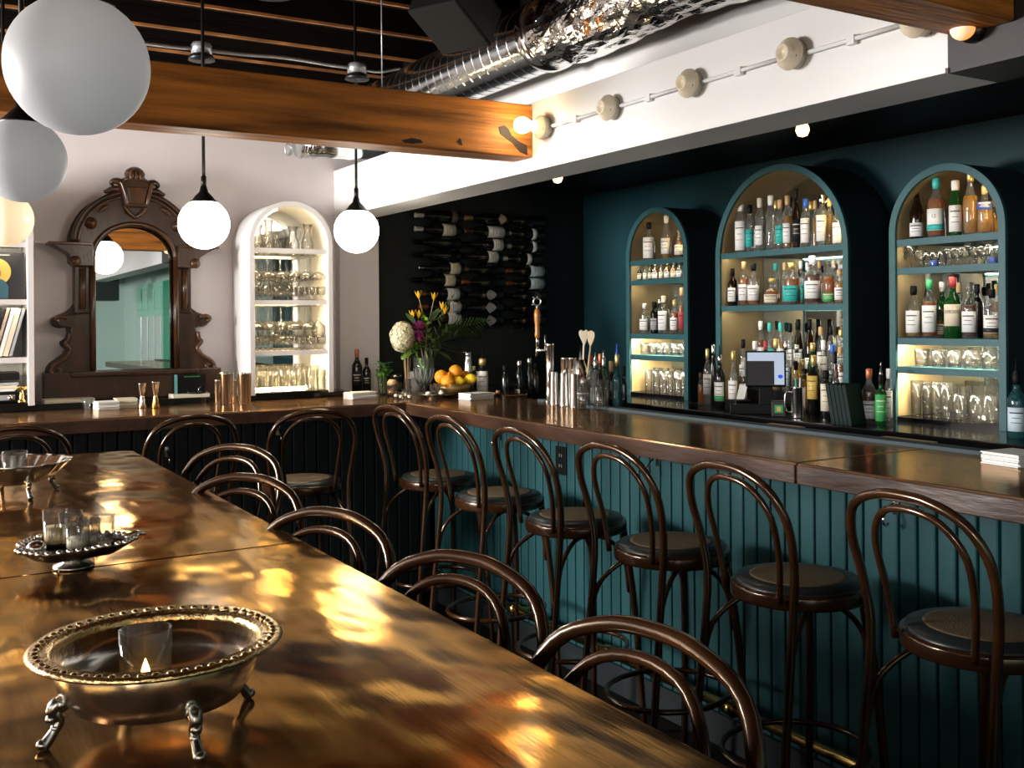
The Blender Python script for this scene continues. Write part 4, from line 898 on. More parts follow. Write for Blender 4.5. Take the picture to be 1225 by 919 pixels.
def pitcher(label, x, y, z, h, r, rz):
    o = MB().lathe([(1e-5, 0), (r, 0), (r*1.05, .01), (r*1.02, h*.3), (r*.6, h*.6), (r*.55, h*.75), (r*.8, h), (r*.76, h), (r*.50, h*.75), (r*.55, h*.58), (r*.95, h*.3), (r*.95, .012), (1e-5, .012)], 18).build('glass_pitcher', glasswarm)
    o.location = (x, y, z); o.rotation_euler = (0, 0, rz); tag(o, label, 'pitcher', 'glass pitchers on the cabinet top shelf')
    MB().tube([(r*.70, 0, h*.93), (r*1.35, 0, h*.98), (r*1.6, 0, h*.80), (r*1.3, 0, h*.5), (r*.85, 0, h*.42)], .0055, 7, sub=4).build('handle', glasswarm, o)
    MB().tube([(-r*.72, 0, h*.93), (-r*1.02, 0, h*1.03)], [.008, .003], 7).build('spout', glasswarm, o)
for n, (x, h, r, dz) in enumerate(((1.625, .125, .034, 0), (1.685, .155, .030, 0), (1.745, .10, .026, .1), (1.815, .125, .034, 0), (1.895, .14, .032, 0))):
    pitcher('clear glass pitcher, %s from left on the lit cabinet top shelf' % ORD[n], x, 5.26+dz*.6, 1.848, h, r, -.5+.25*n)
for zi, (zs, nm) in enumerate(((1.824, 'top'), (1.558, 'second'))):
    for k in range(12):
        x = 1.598+.068*(k % 6); y = 5.22+.115*(k//6)
        gl('hanging_coupe', stem_mesh('coupe' if (k+zi) % 3 else 'wine'), (x, y, zs), 'stemmed glass hanging upside down, %s from left, %s row under cabinet %s shelf' % (ORD[k % 6], ('front', 'back')[k//6], nm), 'stemmed glasses hanging in the lit cabinet', flip=True)
for zs, nm in ((1.582, 'second'), (1.322, 'third')):
    for k in range(14):
        x = 1.59+.060*(k % 7); y = 5.205+.10*(k//7)
        gl('cordial_glass', stem_mesh('cordial'), (x, y, zs), 'squat bowl glass, %s from left, %s row on lit cabinet %s shelf' % (ORD[k % 7], ('front', 'back')[k//7], nm), 'squat glasses standing in the lit cabinet')
for k in range(14):
    x = 1.595+.058*(k % 7); y = 5.20+.10*(k//7)
    gl('tumbler', tumbler_mesh(.0225, .026, .105+.02*(k//7)), (x, y, 1.112), 'straight tumbler, %s from left, %s row on lit cabinet bottom' % (ORD[k % 7], ('front', 'back')[k//7]), 'tumblers on the lit cabinet bottom')

# ================================================================== RECORD SHELVES
wallcab('record_cabinet', 'white arched wall shelves of records at the left edge', .305, .25, 2.13, 1.099, [1.842, 1.582, 1.318], 'shelf', False, ledwhite)
o = tag(MB().box(-.11, .11, -.003, .003, 0, .218).build('record_sleeve', LAB['black'], None, .001, loc=(.415, 5.215, 1.582)), 'black record sleeve with a gold disc picture, facing out on the shelf', 'record'); o.rotation_euler = (-.10, 0, 0)
gm = LAB['gold']; n = 28
MB().prism([(-.008+.062*math.cos(2*PI*k/n), .128+.062*math.sin(2*PI*k/n)) for k in range(n)], 'y', -.0045, -.003).build('gold_disc', gm, o)
MB().prism([(-.055, .005), (-.060, .06), (-.040, .088), (-.018, .096), (.002, .096), (.024, .088), (.044, .06), (.040, .005)], 'y', -.0055, -.004).build('printed_robe', mat('printed_robe_blue', (.03, .10, .13), .6), o)
MB().prism([(-.008+.020*math.cos(2*PI*k/n), .120+.026*math.sin(2*PI*k/n)) for k in range(n)], 'y', -.006, -.0045).build('printed_head', mat('printed_head_brown', (.20, .09, .03), .6), o)
MB().box(-.10, .05, -.0045, -.003, .203, .206).build('sleeve_print', paper, o)
cols = ['cream', 'tan', 'white', 'brown', 'cream', 'black', 'tan', 'white', 'cream', 'grey']
for k, c in enumerate(cols):
    th = .012+.004*(k % 3)
    o = tag(MB().box(-th/2, th/2, 0, .22, 0, .225).build('record', LAB[c], None, .001, loc=(.268+.0215*k, 5.19, 1.3215+.0035)), '%s record sleeve leaning on the shelf, %s from left' % (c, ORD[k]), 'record', 'records leaning on the middle shelf')
    o.rotation_euler = (0, .26, 0)
t = thing('stereo_unit', 'small black stereo unit on the bottom record shelf', 'stereo', (.40, 5.20, 1.112))
MB().box(-.11, .10, 0, .18, 0, .05).build('case', black, t, .004); MB().box(-.09, .08, -.002, .001, .012, .036).build('front_panel', LAB['grey'], t); MB().lathe([(.012, 0), (.010, .012)], 14, at=(.06, -.001, .024), rot=Matrix.Rotation(PI/2, 3, 'X')).build('dial', chrome, t)
for k in range(3):
    tag(MB().box(-.085, .085, 0, .16, 0, .012).build('magazine', (paper, cream, LAB['grey'])[k], None, .001, loc=(.395+.008*k, 5.205, 1.164+.0135*k)), '%s magazine stacked on the black stereo unit' % ('white', 'cream', 'grey')[k], 'magazine', 'magazines on the stereo')
tag(MB().box(-.10, .10, 0, .14, 0, .035).build('black_box', black, None, .003, loc=(.40, 5.21, 1.215)), 'flat black box on the magazines in the record shelves', 'box')
p = at_z(21, 484, 1.112)
t = thing('brass_ornament', 'small brass bell ornament at the foot of the record shelves', 'ornament', (.505, 5.175, 1.112))
MB().lathe([(1e-5, 0), (.020, 0), (.018, .010), (.010, .018), (.012, .028), (.008, .040), (.010, .050), (1e-5, .052)], 16).build('stand', brass, t)
MB().tube([(-.03, 0, .060), (-.01, 0, .068), (.01, 0, .064), (.028, 0, .072)], [.004, .008, .008, .003], 8, sub=3).build('finial', brass, t)
MB().tube([(.0, 0, .05), (.022, 0, .075), (.03, 0, .055), (.02, 0, .035)], .003, 6, sub=4).build('loop', brass, t)

# ================================================================== THINGS ON THE BAR
def stack(name, label, cat, loc, sx, sy, h, n, m, rz=0, group=None):
    t = thing(name, label, cat, loc, rz, group); me = MB().box(-sx/2, sx/2, -sy/2, sy/2, 0, h/n*.86).mesh('sheet', .001); me.materials.append(m)
    for k in range(n): inst('sheet', me, t, (.0025*math.sin(k*2.3), .0025*math.cos(k*1.7), h/n*k), .03*math.sin(k*1.9))
    return t
LZ = 1.098
p = at_z(88, 484, LZ); tag(MB().box(-.11, .11, -.05, .05, 0, .018).build('menu_board', cream, None, .002, loc=(p.x, 5.27, LZ)), 'thin tan menu board lying before the left half of the mirror', 'menu')
p = at_z(238, 478, LZ); tag(MB().box(-.09, .09, -.05, .05, 0, .018).build('menu_board', cream, None, .002, loc=(p.x, 5.26, LZ)), 'thin tan menu board lying under the black card box', 'menu'); bxx = p.x
t = thing('card_box', 'black card box with dotted teal edge leaning by the mirror base', 'box', (bxx+.01, 5.28, LZ+.018))
MB().box(-.07, .07, -.025, .025, 0, .095).build('box', black, t, .002); MB().box(-.072, -.068, -.027, .027, 0, .095).build('edge_strip', mat('teal_edge', (.10, .28, .28), .4), t)
dm = MB()
for k in range(8): dm.box(-.035+.010*k, -.029+.010*k, -.0262, -.0245, .082, .087)
dm.build('dotted_print', LAB['green'], t)
t = thing('small_tray', 'small black oval tray on the menu board by the shaker tins', 'tray', (bxx+.03, 5.225, LZ+.0185)); MB().lathe([(1e-5, 0), (.04, 0), (.055, .010), (.053, .010), (.039, .003), (1e-5, .003)], 20, sx=1, sy=.5).build('dish', blackgloss, t); MB().tube([(.0, 0, .004), (.012, 0, .03), (.016, 0, .032)], .002, 6).build('handle', steel, t)
p = at_z(101, 488, 1.07)
gl('tasting_glass', MB().lathe([(1e-5, 0), (.016, 0), (.012, .006), (.014, .014), (.028, .052), (.0265, .052), (.012, .016), (1e-5, .014)], 16).build('x', glass).data, (p.x, 5.16, 1.07), 'small flared tasting glass on the far bar', None)
bpy.data.objects.remove(bpy.data.objects['x'])
p = at_z(128, 490, 1.07); stack('napkin_stack', 'crisp white napkin stack on the far bar', 'napkins', (p.x, p.y+.02, 1.0705), .095, .095, .038, 7, paper, .08, 'napkin stacks')
p = at_z(150, 489, 1.07); stack('napkin_stack', 'cream napkin stack beside the white one on the far bar', 'napkins', (p.x+.012, p.y+.06, 1.0705), .095, .095, .046, 8, cream, -.03, 'napkin stacks')
def jigger(label, px, pyb, h, m2):
    p = at_z(px, pyb, 1.07); t = thing('jigger', label, 'jigger', (p.x, p.y+.015, 1.07), 0, 'jiggers on the far bar')
    MB().lathe([(1e-5, .001), (.0165, .001), (.0175, .0), (.0195, .004), (.009, h*.46), (.008, h*.5)], 20).build('lower_cup', m2, t)
    MB().lathe([(.008, h*.5), (.010, h*.55), (.019, h*.985), (.021, h), (.0185, h), (.009, h*.58), (1e-5, h*.56)], 20).build('upper_cup', steel, t)
jigger('all steel double jigger on the far bar', 171, 489, .118, steel)
jigger('double jigger with brass lower cup on the far bar', 187, 489, .124, brass)
def tin(label, p, h, rb, rt, group, flip=False):
    P = [(1e-5, .001), (rb*.95, .001), (rb, .004), (rt, h-.004), (rt+.0015, h), (rt-.002, h), (rb-.004, .008), (1e-5, .008)]
    o = MB().lathe(P, 24).build('shaker_tin', steel); o.location = p; tag(o, label, 'shaker tin', group)
    if flip: o.rotation_euler = (PI, 0, 0); o.location = (p[0], p[1], p[2]+h)
for lb, px, pyb, yt, w_ in (('short steel cup left of the two tall shaker tins on the far bar', 261.5, 483.5, 455, 7), ('tall steel shaker tin nearer the mirror on the far bar', 269.5, 484, 446, 17), ('short steel cup between the two tall shaker tins on the far bar', 282, 483, 455, 7), ('tall steel shaker tin nearer the glass cabinet on the far bar', 291, 484, 446, 17)):
    p = at_z(px, pyb, 1.07); d = depth(p); tin(lb, (p.x, p.y-.02 if w_ > 10 else p.y+.02, 1.07), (pyb-yt)/FPX*d, w_/2/FPX*d*.88, w_/2/FPX*d, 'shaker tins on the far bar')
# dark bottles and napkins by the pillar
for px, yt, wd, cp, lb in ((427, 418, 12.5, 'copper', 'taller dark port bottle with ring label beside the white pillar'), (438.5, 428, 10, 'black', 'shorter dark port bottle with black capsule beside the white pillar')):
    p = at_y(px, yt, 5.30); bottle(lb, (p.x, 5.30, 1.07), p.z-1.07, wd/2/FPX*depth(p), 'wine', 'dark', 'black', cp, 'dark port bottles by the pillar', yaw=1.15, lz=(.20, .50))
p = at_z(436, 478, 1.07); stack('napkin_stack', 'white napkin stack on the bar in front of the port bottles', 'napkins', (p.x, p.y+.06, 1.0705), .14, .10, .036, 7, paper, .1, 'napkin stacks')
def leafmb(mb, base, d, L, W, droop=.3, n=4):
    d = Vector(d).normalized(); s = d.cross(Vector((0, 0, 1))); s = s.normalized() if s.length > .01 else Vector((1, 0, 0))
    vs = []; 
    for i in range(n+1):
        t = i/n; c = Vector(base)+d*L*t+Vector((0, 0, -droop*L*t*t)); w_ = W*math.sin(PI*min(.98, .08+t*.92))**.8
        vs += [c-s*w_/2, c+Vector((0, 0, -.12*w_)), c+s*w_/2]
    fs = []
    for i in range(n):
        a = i*3; fs += [(a, a+1, a+4, a+3), (a+1, a+2, a+5, a+4)]
    mb.add(vs, fs, True)
leafg = mat('leaf_green', (.08, .24, .035), .45, var=.4, vscale=20); leafl = mat('leaf_lime', (.26, .50, .05), .45, var=.3, vscale=20); leafd = mat('leaf_dark', (.045, .085, .020), .4, var=.4, vscale=15)
rl = random.Random(5)
p = at_z(460, 473, 1.07); t = thing('herb_glass', 'bunch of green herbs standing in a glass at the bar corner', 'herbs', (p.x, p.y+.02, 1.07)); inst('glass', tumbler_mesh(.026, .030, .10), t)
lm = MB()
for k in range(60):
    a = rl.uniform(0, 2*PI); q = Vector((.035*rl.random()*math.cos(a), .035*rl.random()*math.sin(a), .09+.085*rl.random())); leafmb(lm, q, (math.cos(a), math.sin(a), rl.uniform(.0, 1)), .035, .022)
o = lm.build('leaves', leafg, t); o['kind'] = 'stuff'
sm_ = MB()
for k in range(7): a = k*.9; sm_.tube([(.012*math.cos(a), .012*math.sin(a), .012), (.022*math.cos(a), .022*math.sin(a), .12)], .0018, 5)
sm_.build('stems', leafl, t)
def jar(label, px, pyb, h, r, contents=None, lid=None, group='jars at the bar corner', dy=0):
    p = at_z(px, pyb, 1.07); o = gl('glass_jar', tumbler_mesh(r, r, h), (p.x, p.y+dy, 1.07), label, group, 'jar')
    if contents: MB().lathe([(1e-5, .011), (r*.9, .011), (r*.9, h*.6), (1e-5, h*.62)], 14).build('contents', contents, o)
    if lid: MB().lathe([(r*.9, h-.004), (r*.95, h+.012), (r*.6, h+.026), (1e-5, h+.028)], 16).build('lid', lid, o)
    return o
jar('round jar of amber garnish with a cork lid at the bar corner', 469.5, 474, .062, .030, mat('amber_garnish', (.40, .16, .04), .4), CAP['tan'])
jar('wide clear jar with pale garnish behind the vase', 478, 468, .075, .042, mat('pale_garnish', (.55, .42, .22), .5), steel, dy=.05)
o = jar('glass of thin wooden straws beside the flower vase', 487.5, 472, .085, .020)
for k in range(7): a = k*.9; MB().tube([(.006*math.cos(a), .006*math.sin(a), .012), (.018*math.cos(a), .018*math.sin(a), .20+.01*(k % 3))], .0022, 5).build('straw', CAP['tan'], o)
for k, (px, pyb) in enumerate(((474, 477), (480, 478), (486, 476), (483, 474), (490, 478))):
    jar('tiny garnish cup of cream cubes, %s of the little cups before the vase' % ORD[k], px, pyb, .038, .0125, cream, None, 'tiny garnish cups')
t = thing('white_canister', 'white paper wrapped canister behind the flower vase', 'canister', tuple(at_z(498, 470, 1.07)+Vector((0, .02, 0)))); MB().lathe([(1e-5, 0), (.036, 0), (.036, .11), (.030, .118), (1e-5, .118)], 20).build('body', paper, t)
pm = MB()
for k in range(3): c = curved(.0364, .03+.02*k, .034+.02*k, .7-.15*k, 6, .0005); pm.add(c.v, c.f)
pm.build('label_print', ink, t)['kind'] = 'stuff'
# vase and bouquet
p = at_z(507, 471, 1.07); VX, VY = p.x, p.y
t = thing('flower_vase', 'cut glass footed vase at the bar corner', 'vase', (VX, VY, 1.07))
vo = [(.004, .0), (.034, 0), (.036, .004), (.018, .014), (.014, .028), (.034, .055), (.052, .095), (.057, .14), (.059, .20)]; vi = [(.056, .20), (.053, .14), (.047, .095), (.028, .058), (1e-5, .045)]
MB().lathe(vo+vi, 24).build('body', glassmat('cut_vase_glass', (.98, .98, .98), .06, (1, 1, 1), edge=.6), t)
ct_ = MB()
for k in range(12):
    a = 2*PI*k/12; ct_.tube([(.0365*math.cos(a), .0365*math.sin(a), .058), (.0535*math.cos(a+.16), .0535*math.sin(a+.16), .095), (.0585*math.cos(a+.26), .0585*math.sin(a+.26), .14)], .0022, 5)
    ct_.tube([(.0365*math.cos(a), .0365*math.sin(a), .058), (.0535*math.cos(a-.16), .0535*math.sin(a-.16), .095), (.0585*math.cos(a-.26), .0585*math.sin(a-.26), .14)], .0022, 5)
ct_.build('cut_pattern', glassmat('cut_vase_facets', (.9, .9, .9), .35, (1, 1, 1), edge=.4), t)
bq = thing('bouquet', 'bouquet of hydrangea, yellow kangaroo paw and dark foliage in the vase', 'flowers', (VX, VY, 1.11))
def ploc(px, py, dy=0): v = at_y(px, py, VY+dy); return v-Vector((VX, VY, 1.11))
c = ploc(481, 403, -.05); fm = MB()
for k in range(130):
    z = 1-2*(k+.5)/130; a = k*2.39996; rr = math.sqrt(1-z*z); d = Vector((rr*math.cos(a), rr*math.sin(a), z)); q = c+Vector((d.x*.062, d.y*.062, d.z*.080))*(.90+.16*rl.random())
    u_ = d.orthogonal().normalized(); v_ = d.cross(u_); s_ = .017
    for b in range(4):
        an = b*PI/2+k; e = u_*math.cos(an)+v_*math.sin(an); g = -u_*math.sin(an)+v_*math.cos(an)
        fm.add([q, q+e*s_*.7+g*s_*.5+d*.002, q+e*s_*1.15+d*.001, q+e*s_*.7-g*s_*.5+d*.002], [(0, 1, 2, 3)])
o = fm.build('hydrangea_florets', mat('hydrangea_cream', (.72, .66, .44), .6, var=.15, vscale=30), bq); o['kind'] = 'stuff'
MB().sphere(c, .048, 14, 10, sz=1.25).build('hydrangea_heart', leafg, bq)
c2 = ploc(501, 395, -.03); fm = MB()
for k in range(70):
    d = Vector((rl.gauss(0, 1), rl.gauss(0, 1), rl.gauss(0, 1.4))).normalized(); leafmb(fm, c2+d*.016, d, .046, .015, .1, 3)
o = fm.build('purple_petals', mat('petal_purple', (.42, .05, .27), .5, var=.3, vscale=30), bq); o['kind'] = 'stuff'
for k, (px, py, dx) in enumerate(((501, 356, -1), (519, 358, 1), (529, 369, 1), (532, 374, 1.5), (494, 379, -1), (501, 379, .3))):
    e = ploc(px, py, -.02); s0 = ploc(511, 392, 0) if k < 4 else ploc(500, 395)
    MB().tube([Vector((0, 0, .0)), Vector((.005, 0, .10)), s0, (s0+e)/2+Vector((.004*dx, 0, .006)), e], .0022, 6, sub=3).build('flower_stem', mat('stem_tan', (.30, .24, .10), .5), bq)
    pm = MB()
    for q in range(6): a = q*1.05; leafmb(pm, e+Vector((0, 0, -.008)), (.5*math.cos(a)+.12*dx, .5*math.sin(a), 1), .048, .015, -.05, 3)
    pm.build('yellow_blossom', mat('petal_yellow', (.80, .46, .03), .5), bq)
def frond(name, pts, W, nl, m, leafw=.014):
    fm = MB(); pts = [Vector(q) for q in pts]; fm.tube(pts, .0022, 5, sub=4)
    for i in range(nl):
        t_ = .25+.75*i/nl; s_ = t_*(len(pts)-1); a = min(int(s_), len(pts)-2); q = pts[a].lerp(pts[a+1], s_-a); d = (pts[a+1]-pts[a]).normalized()
        sd = d.cross(Vector((.3, -1, .2))).normalized(); L = W*math.sin(PI*(.18+.80*t_))
        for s in (-1, 1): leafmb(fm, q, d*.75+sd*s*.8, max(.012, L), leafw, .15, 3)
    fm.build(name, m, bq)
frond('fern_frond', [(0, 0, 0), (.02, 0, .12), ploc(540, 397), ploc(566, 388), ploc(588, 383)], .095, 18, leafd, .020)
frond('fern_frond', [(0, 0, 0), (.02, .02, .10), ploc(540, 405, .03), ploc(560, 400, .04), ploc(578, 404, .05)], .08, 16, leafd, .020)
frond('fern_frond', [(0, 0, 0), (.01, .02, .14), ploc(527, 390, .06), ploc(535, 370, .06), ploc(543, 352, .07)], .06, 12, mat('leaf_olive', (.05, .075, .02), .45, var=.3), .016)
frond('fern_frond', [(0, 0, 0), (-.01, -.02, .09), ploc(492, 415, -.05), ploc(484, 424, -.06), ploc(480, 429, -.06)], .035, 10, leafl)
for k, (x0, y0, L, W, dd) in enumerate(((497, 380, .10, .075, (-.5, 0, .7)), (528, 402, .13, .085, (.8, .0, .35)), (520, 400, .12, .08, (.55, -.3, .45)), (538, 398, .12, .06, (1, .1, .15)), (512, 410, .10, .07, (.1, -.7, .1)), (530, 392, .12, .05, (.7, .2, .7)), (525, 414, .10, .06, (.7, -.5, -.35)), (515, 378, .12, .06, (.45, .1, .8)), (533, 410, .10, .07, (.9, -.2, -.1)), (522, 412, .09, .07, (.5, -.5, -.2)), (510, 385, .12, .06, (-.1, .2, 1)))):
    lm = MB(); leafmb(lm, ploc(x0, y0+8, 0), dd, L, W, .2, 6); lm.build('leaf', leafg if k in (2, 4, 9) else leafd, bq)
for k, (px, py) in enumerate(((510, 384), (513, 396), (498, 414), (490, 420), (506, 408), (518, 408))):
    lm = MB()
    for q in range(12): a = rl.uniform(0, 6.3); leafmb(lm, ploc(px, py+rl.uniform(-6, 8), -.04), (math.cos(a), math.sin(a)*.5, rl.uniform(-.2, 1)), .034, .020)
    lm.build('lime_sprig', leafl, bq)
sm_ = MB()
for k in range(8): a = k*.8; sm_.tube([(.012*math.cos(a), .012*math.sin(a), .015), (.03*math.cos(a+.5), .03*math.sin(a+.5), .15)], .003, 5)
sm_.build('stems', leafg, bq)
# plate with little glasses, fruit bowl
p = at_z(523, 477, 1.07); t = thing('silver_plate', 'low footed dark silver plate on the bar corner', 'plate', (p.x, p.y+.02, 1.07))
MB().lathe([(1e-5, .0), (.06, .0), (.055, .006), (.07, .014), (.105, .024), (.103, .027), (.07, .018), (1e-5, .018)], 28).build('dish', darksilver, t)
PX, PY = p.x, p.y+.02
for k, (dx, dy) in enumerate(((.0, .02), (.04, .0), (.02, -.03), (-.045, -.01))):
    if k < 2: gl('shot_glass', tumbler_mesh(.019, .022, .055), (PX+dx, PY+dy, 1.0885), 'small clear glass, %s on the dark silver plate' % ORD[k], 'little glasses on the silver plate')
    else: tag(MB().sphere((0, 0, .010), .016, 12, 8, sz=.6).build('bread_roll', cream, loc=(PX+dx, PY+dy, 1.0885)), 'pale round snack, %s on the dark silver plate' % ORD[k-2], 'snack', 'snacks on the silver plate')
p = at_z(545, 475, 1.07); BX_, BY_ = p.x, p.y+.03
t = thing('fruit_bowl', 'round brass toned bowl holding citrus fruit', 'bowl', (BX_, BY_, 1.07))
MB().lathe([(1e-5, 0), (.05, 0), (.052, .006), (.085, .03), (.100, .07), (.096, .07), (.080, .034), (.045, .012), (1e-5, .012)], 28).build('dish', mat('brass_bowl', (.34, .22, .08), .35, metal=.8), t)
om = mat('orange_peel', (.80, .30, .01), .45, bump=.15, bscale=160); lm_ = mat('lemon_peel', (.85, .56, .02), .42, bump=.12, bscale=140)
for k, (px, py, r, kind) in enumerate(((528, 451, .037, 'o'), (545, 444.5, .036, 'o'), (536, 457, .038, 'o'), (549, 456, .027, 'l'), (563, 453.5, .029, 'l'), (556, 449, .026, 'o2'), (541, 452, .036, 'o3'))):
    dy = {'o': 0, 'l': -.055, 'o2': .03, 'o3': .055}[kind] if k != 2 else -.045
    v = at_y(px, py, BY_+dy); z = v.z
    if kind[0] == 'o':
        o = MB().sphere((0, 0, 0), r, 18, 12).build('orange', om, loc=(v.x, BY_+dy, z)); MB().lathe([(.004, r*.985), (.003, r*1.01), (1e-5, r*1.01)], 8).build('stem_button', leafg, o)
        tag(o, ('large orange at the left of the fruit bowl', 'large orange on top of the fruit pile', 'large orange at the front of the fruit bowl', '', '', 'small orange wedged behind the lemons', 'orange hidden at the back of the fruit bowl')[k], 'orange', 'oranges in the brass bowl')
    else:
        o = MB().lathe([(1e-5, -r*1.3), (.25*r, -r*1.15), (.75*r, -r*.7), (r, 0), (.75*r, r*.7), (.25*r, r*1.15), (1e-5, r*1.3)], 16, rot=Matrix.Rotation(PI/2, 3, 'Y') @ Matrix.Rotation(.8, 3, 'X')).build('lemon', lm_, loc=(v.x, BY_+dy, z))
        tag(o, 'lemon in the middle of the fruit bowl front' if k == 3 else 'lemon at the right side of the fruit bowl', 'lemon', 'lemons in the brass bowl')
p = at_z(560, 466, 1.07); v = at_y(560, 421, p.y); hh = v.z-1.07
t = thing('chrome_carafe', 'tall chrome carafe with a wide flat lip behind the fruit bowl', 'carafe', (p.x, p.y, 1.07))
MB().lathe([(1e-5, 0), (.030, 0), (.030, hh*.5), (.022, hh*.8), (.020, hh*.93), (.024, hh)], 20).build('body', chrome, t); MB().lathe([(.020, hh-.006), (.034, hh-.004), (.034, hh), (1e-5, hh+.004)], 20, at=(-.012, 0, 0)).build('lip', chrome, t)
p = at_z(567, 466, 1.07); bottle('small dark bitters bottle between carafe and white labelled bottle', (p.x, p.y, 1.07), .135, .016, 'slim', 'dark', 'plain', 'tan')
p = at_z(578.5, 473, 1.07); v = at_y(578.5, 429, p.y); bottle('bitters bottle in an oversized white paper label on the bar', (p.x, p.y+.01, 1.07), v.z-1.07, .033, 'slim', 'dark', 'white', 'gold', None, yaw=.9, lz=(.03, .66), rows=4, pour='black')
p = at_z(572, 478, 1.07); stack('coaster_stack', 'stack of white coasters on the bar below the white labelled bottle', 'coasters', (p.x, p.y+.02, 1.0705), .15, .10, .034, 5, paper, .15, 'napkin stacks')
p = at_z(593, 474, 1.07); t = thing('sugar_dish', 'small dish of brown sugar cubes on the bar', 'dish', (p.x, p.y, 1.07)); MB().lathe([(1e-5, 0), (.03, 0), (.036, .014), (.034, .014), (.028, .004), (1e-5, .004)], 18).build('dish', black, t)
for k in range(5): MB().box(-.008, .008, -.008, .008, 0, .014).build('sugar_cube', mat('brown_sugar', (.42, .22, .08), .7), t, .002, loc=(.014*math.cos(k*1.3), .014*math.sin(k*1.3), .005+.011*(k == 4)))

# beer tap and bar tools
p = Vector((2.752, 4.225, 1.07)); L_ = Vector((-.857, .515, 0)); kz = depth(p)/FPX
def zt(py): return at_y(665, py, p.y).z-1.07
t = thing('beer_tap', 'chrome beer tap column with turned orange wood handle', 'beer tap', p)
MB().lathe([(.032, 0), (.030, .008), (.019, .014), (.019, zt(414)), (.021, zt(413)), (.021, zt(411)), (1e-5, zt(410))], 24).build('column', chrome, t)
f0 = Vector((0, 0, zt(419))); f1 = f0+L_*.060
MB().tube([f0, f0+L_*.03, f1], [.010, .008, .009], 10).build('faucet_shank', chrome, t)
MB().tube([f1+Vector((0, 0, .010)), f1, f1+L_*.006-Vector((0, 0, .030))], [.009, .010, .006], 10).build('spout', chrome, t)
MB().tube([f0+L_*.022+Vector((0, 0, .005)), f0+L_*.022+Vector((0, 0, .075))], .0042, 8).build('valve_lever', chrome, t)
f1 = Vector((f1.x, f1.y, 0)); zb_, zt_ = zt(404), zt(369); hb_ = zt_-zb_
ho = MB().lathe([(.006, zb_-.025), (.007, zb_), (.012, zb_+.004), (.013, zb_+.1*hb_), (.0105, zb_+.25*hb_), (.011, zb_+.4*hb_), (.015, zb_+.7*hb_), (.016, zb_+.82*hb_), (.011, zb_+.97*hb_), (1e-5, zt_)], 18, at=f1).build('handle', mat('orange_turned_wood', (.52, .19, .03), .28, var=.3, vscale=20, stretch=(1, 1, .2)), t)
MB().lathe([(.008, zt(416)), (.009, zb_-.012), (.006, zb_+.002)], 12, at=f1).build('ferrule', chrome, ho)
ce_ = f1+Vector((0, 0, zt(361)))
MB().tube([ce_+L_*.018*math.cos(2*PI*k/20)+Vector((0, 0, .018*math.sin(2*PI*k/20))) for k in range(20)], .004, 7, closed=True).build('crest_ring', chrome, ho)
MB().tube([ce_-Vector((0, 0, .022)), ce_-Vector((0, 0, .034))], .005, 7).build('crest_neck', chrome, ho)
for k, a in enumerate((.9, 1.6, -.6)): MB().tube([ce_+L_*.018*math.cos(a)+Vector((0, 0, .018*math.sin(a))), ce_+L_*.030*math.cos(a)+Vector((0, 0, .030*math.sin(a)))], .003, 6).build('crest_spike', chrome, ho)
for lb, px, pyb, yt, w_ in (('upturned steel tin nearest the beer tap on the bar', 660, 485, 445, 11.5), ('middle upturned steel tin of three on the bar', 672, 486.5, 446.5, 11.5), ('upturned steel tin beside the mixing glasses on the bar', 684.5, 488, 447.5, 12.5)):
    p = at_z(px, pyb, 1.07); d = depth(p); tin(lb, (p.x+.02, p.y+.01, 1.07), (pyb-yt)/FPX*d, w_/2/FPX*d*.8, w_/2/FPX*d*.98, 'steel tins on the teal bar', True)
for k, (px, pyb, yt, w_) in enumerate(((698, 490, 455, 16), (718.5, 490.5, 455, 18))):
    p = at_z(px, pyb, 1.07); d = depth(p); h = (pyb-yt)/FPX*d; r = w_/2/FPX*d
    o = gl('mixing_glass', tumbler_mesh(r*.92, r, h, 20, .018), (p.x+.01, p.y+.01, 1.07), ('cut crystal mixing glass beside the steel tins', 'wider cut crystal mixing glass right of the other')[k], 'crystal mixing glasses', 'mixing glass')
    cm = MB()
    for q in range(14):
        a = 2*PI*q/14; cm.tube([(r*.93*math.cos(a), r*.93*math.sin(a), .012), (r*.97*math.cos(a+.22), r*.97*math.sin(a+.22), h*.5), (r*.995*math.cos(a), r*.995*math.sin(a), h*.8)], .0024, 5)
    cm.build('cut_pattern', glasswarm, o)
su = thing('bar_sink_unit', 'black steel sink unit behind the bar below the pourer bottles', 'sink unit', (2.93, 3.75, 0)); MB().box(-.12, .12, -.6, .42, 0, .985).build('carcass', black, su); MB().box(-.13, .13, -.61, .43, .985, 1.0).build('rim', mat('dark_steel', (.08, .08, .08), .3, metal=1), su)
for k, (px, yt) in enumerate(((676, 428), (684.5, 428))):
    p = at_x(px, yt, 2.70); tin('small steel cup, %s of two standing behind the upturned tins' % ORD[k], (p.x, p.y, 1.07), p.z-1.07, .016, .020, 'small steel cups behind the tins')
p = at_x(697, 430, 2.735); t = thing('tool_cup', 'steel cup holding wooden spoons and tongs behind the mixing glasses', 'tool cup', (p.x, p.y, 1.07)); MB().lathe([(1e-5, 0), (.034, 0), (.036, p.z-1.07), (.033, p.z-1.07), (.031, .006), (1e-5, .006)], 20).build('cup', steel, t); TC = Vector((p.x, p.y, 1.075))
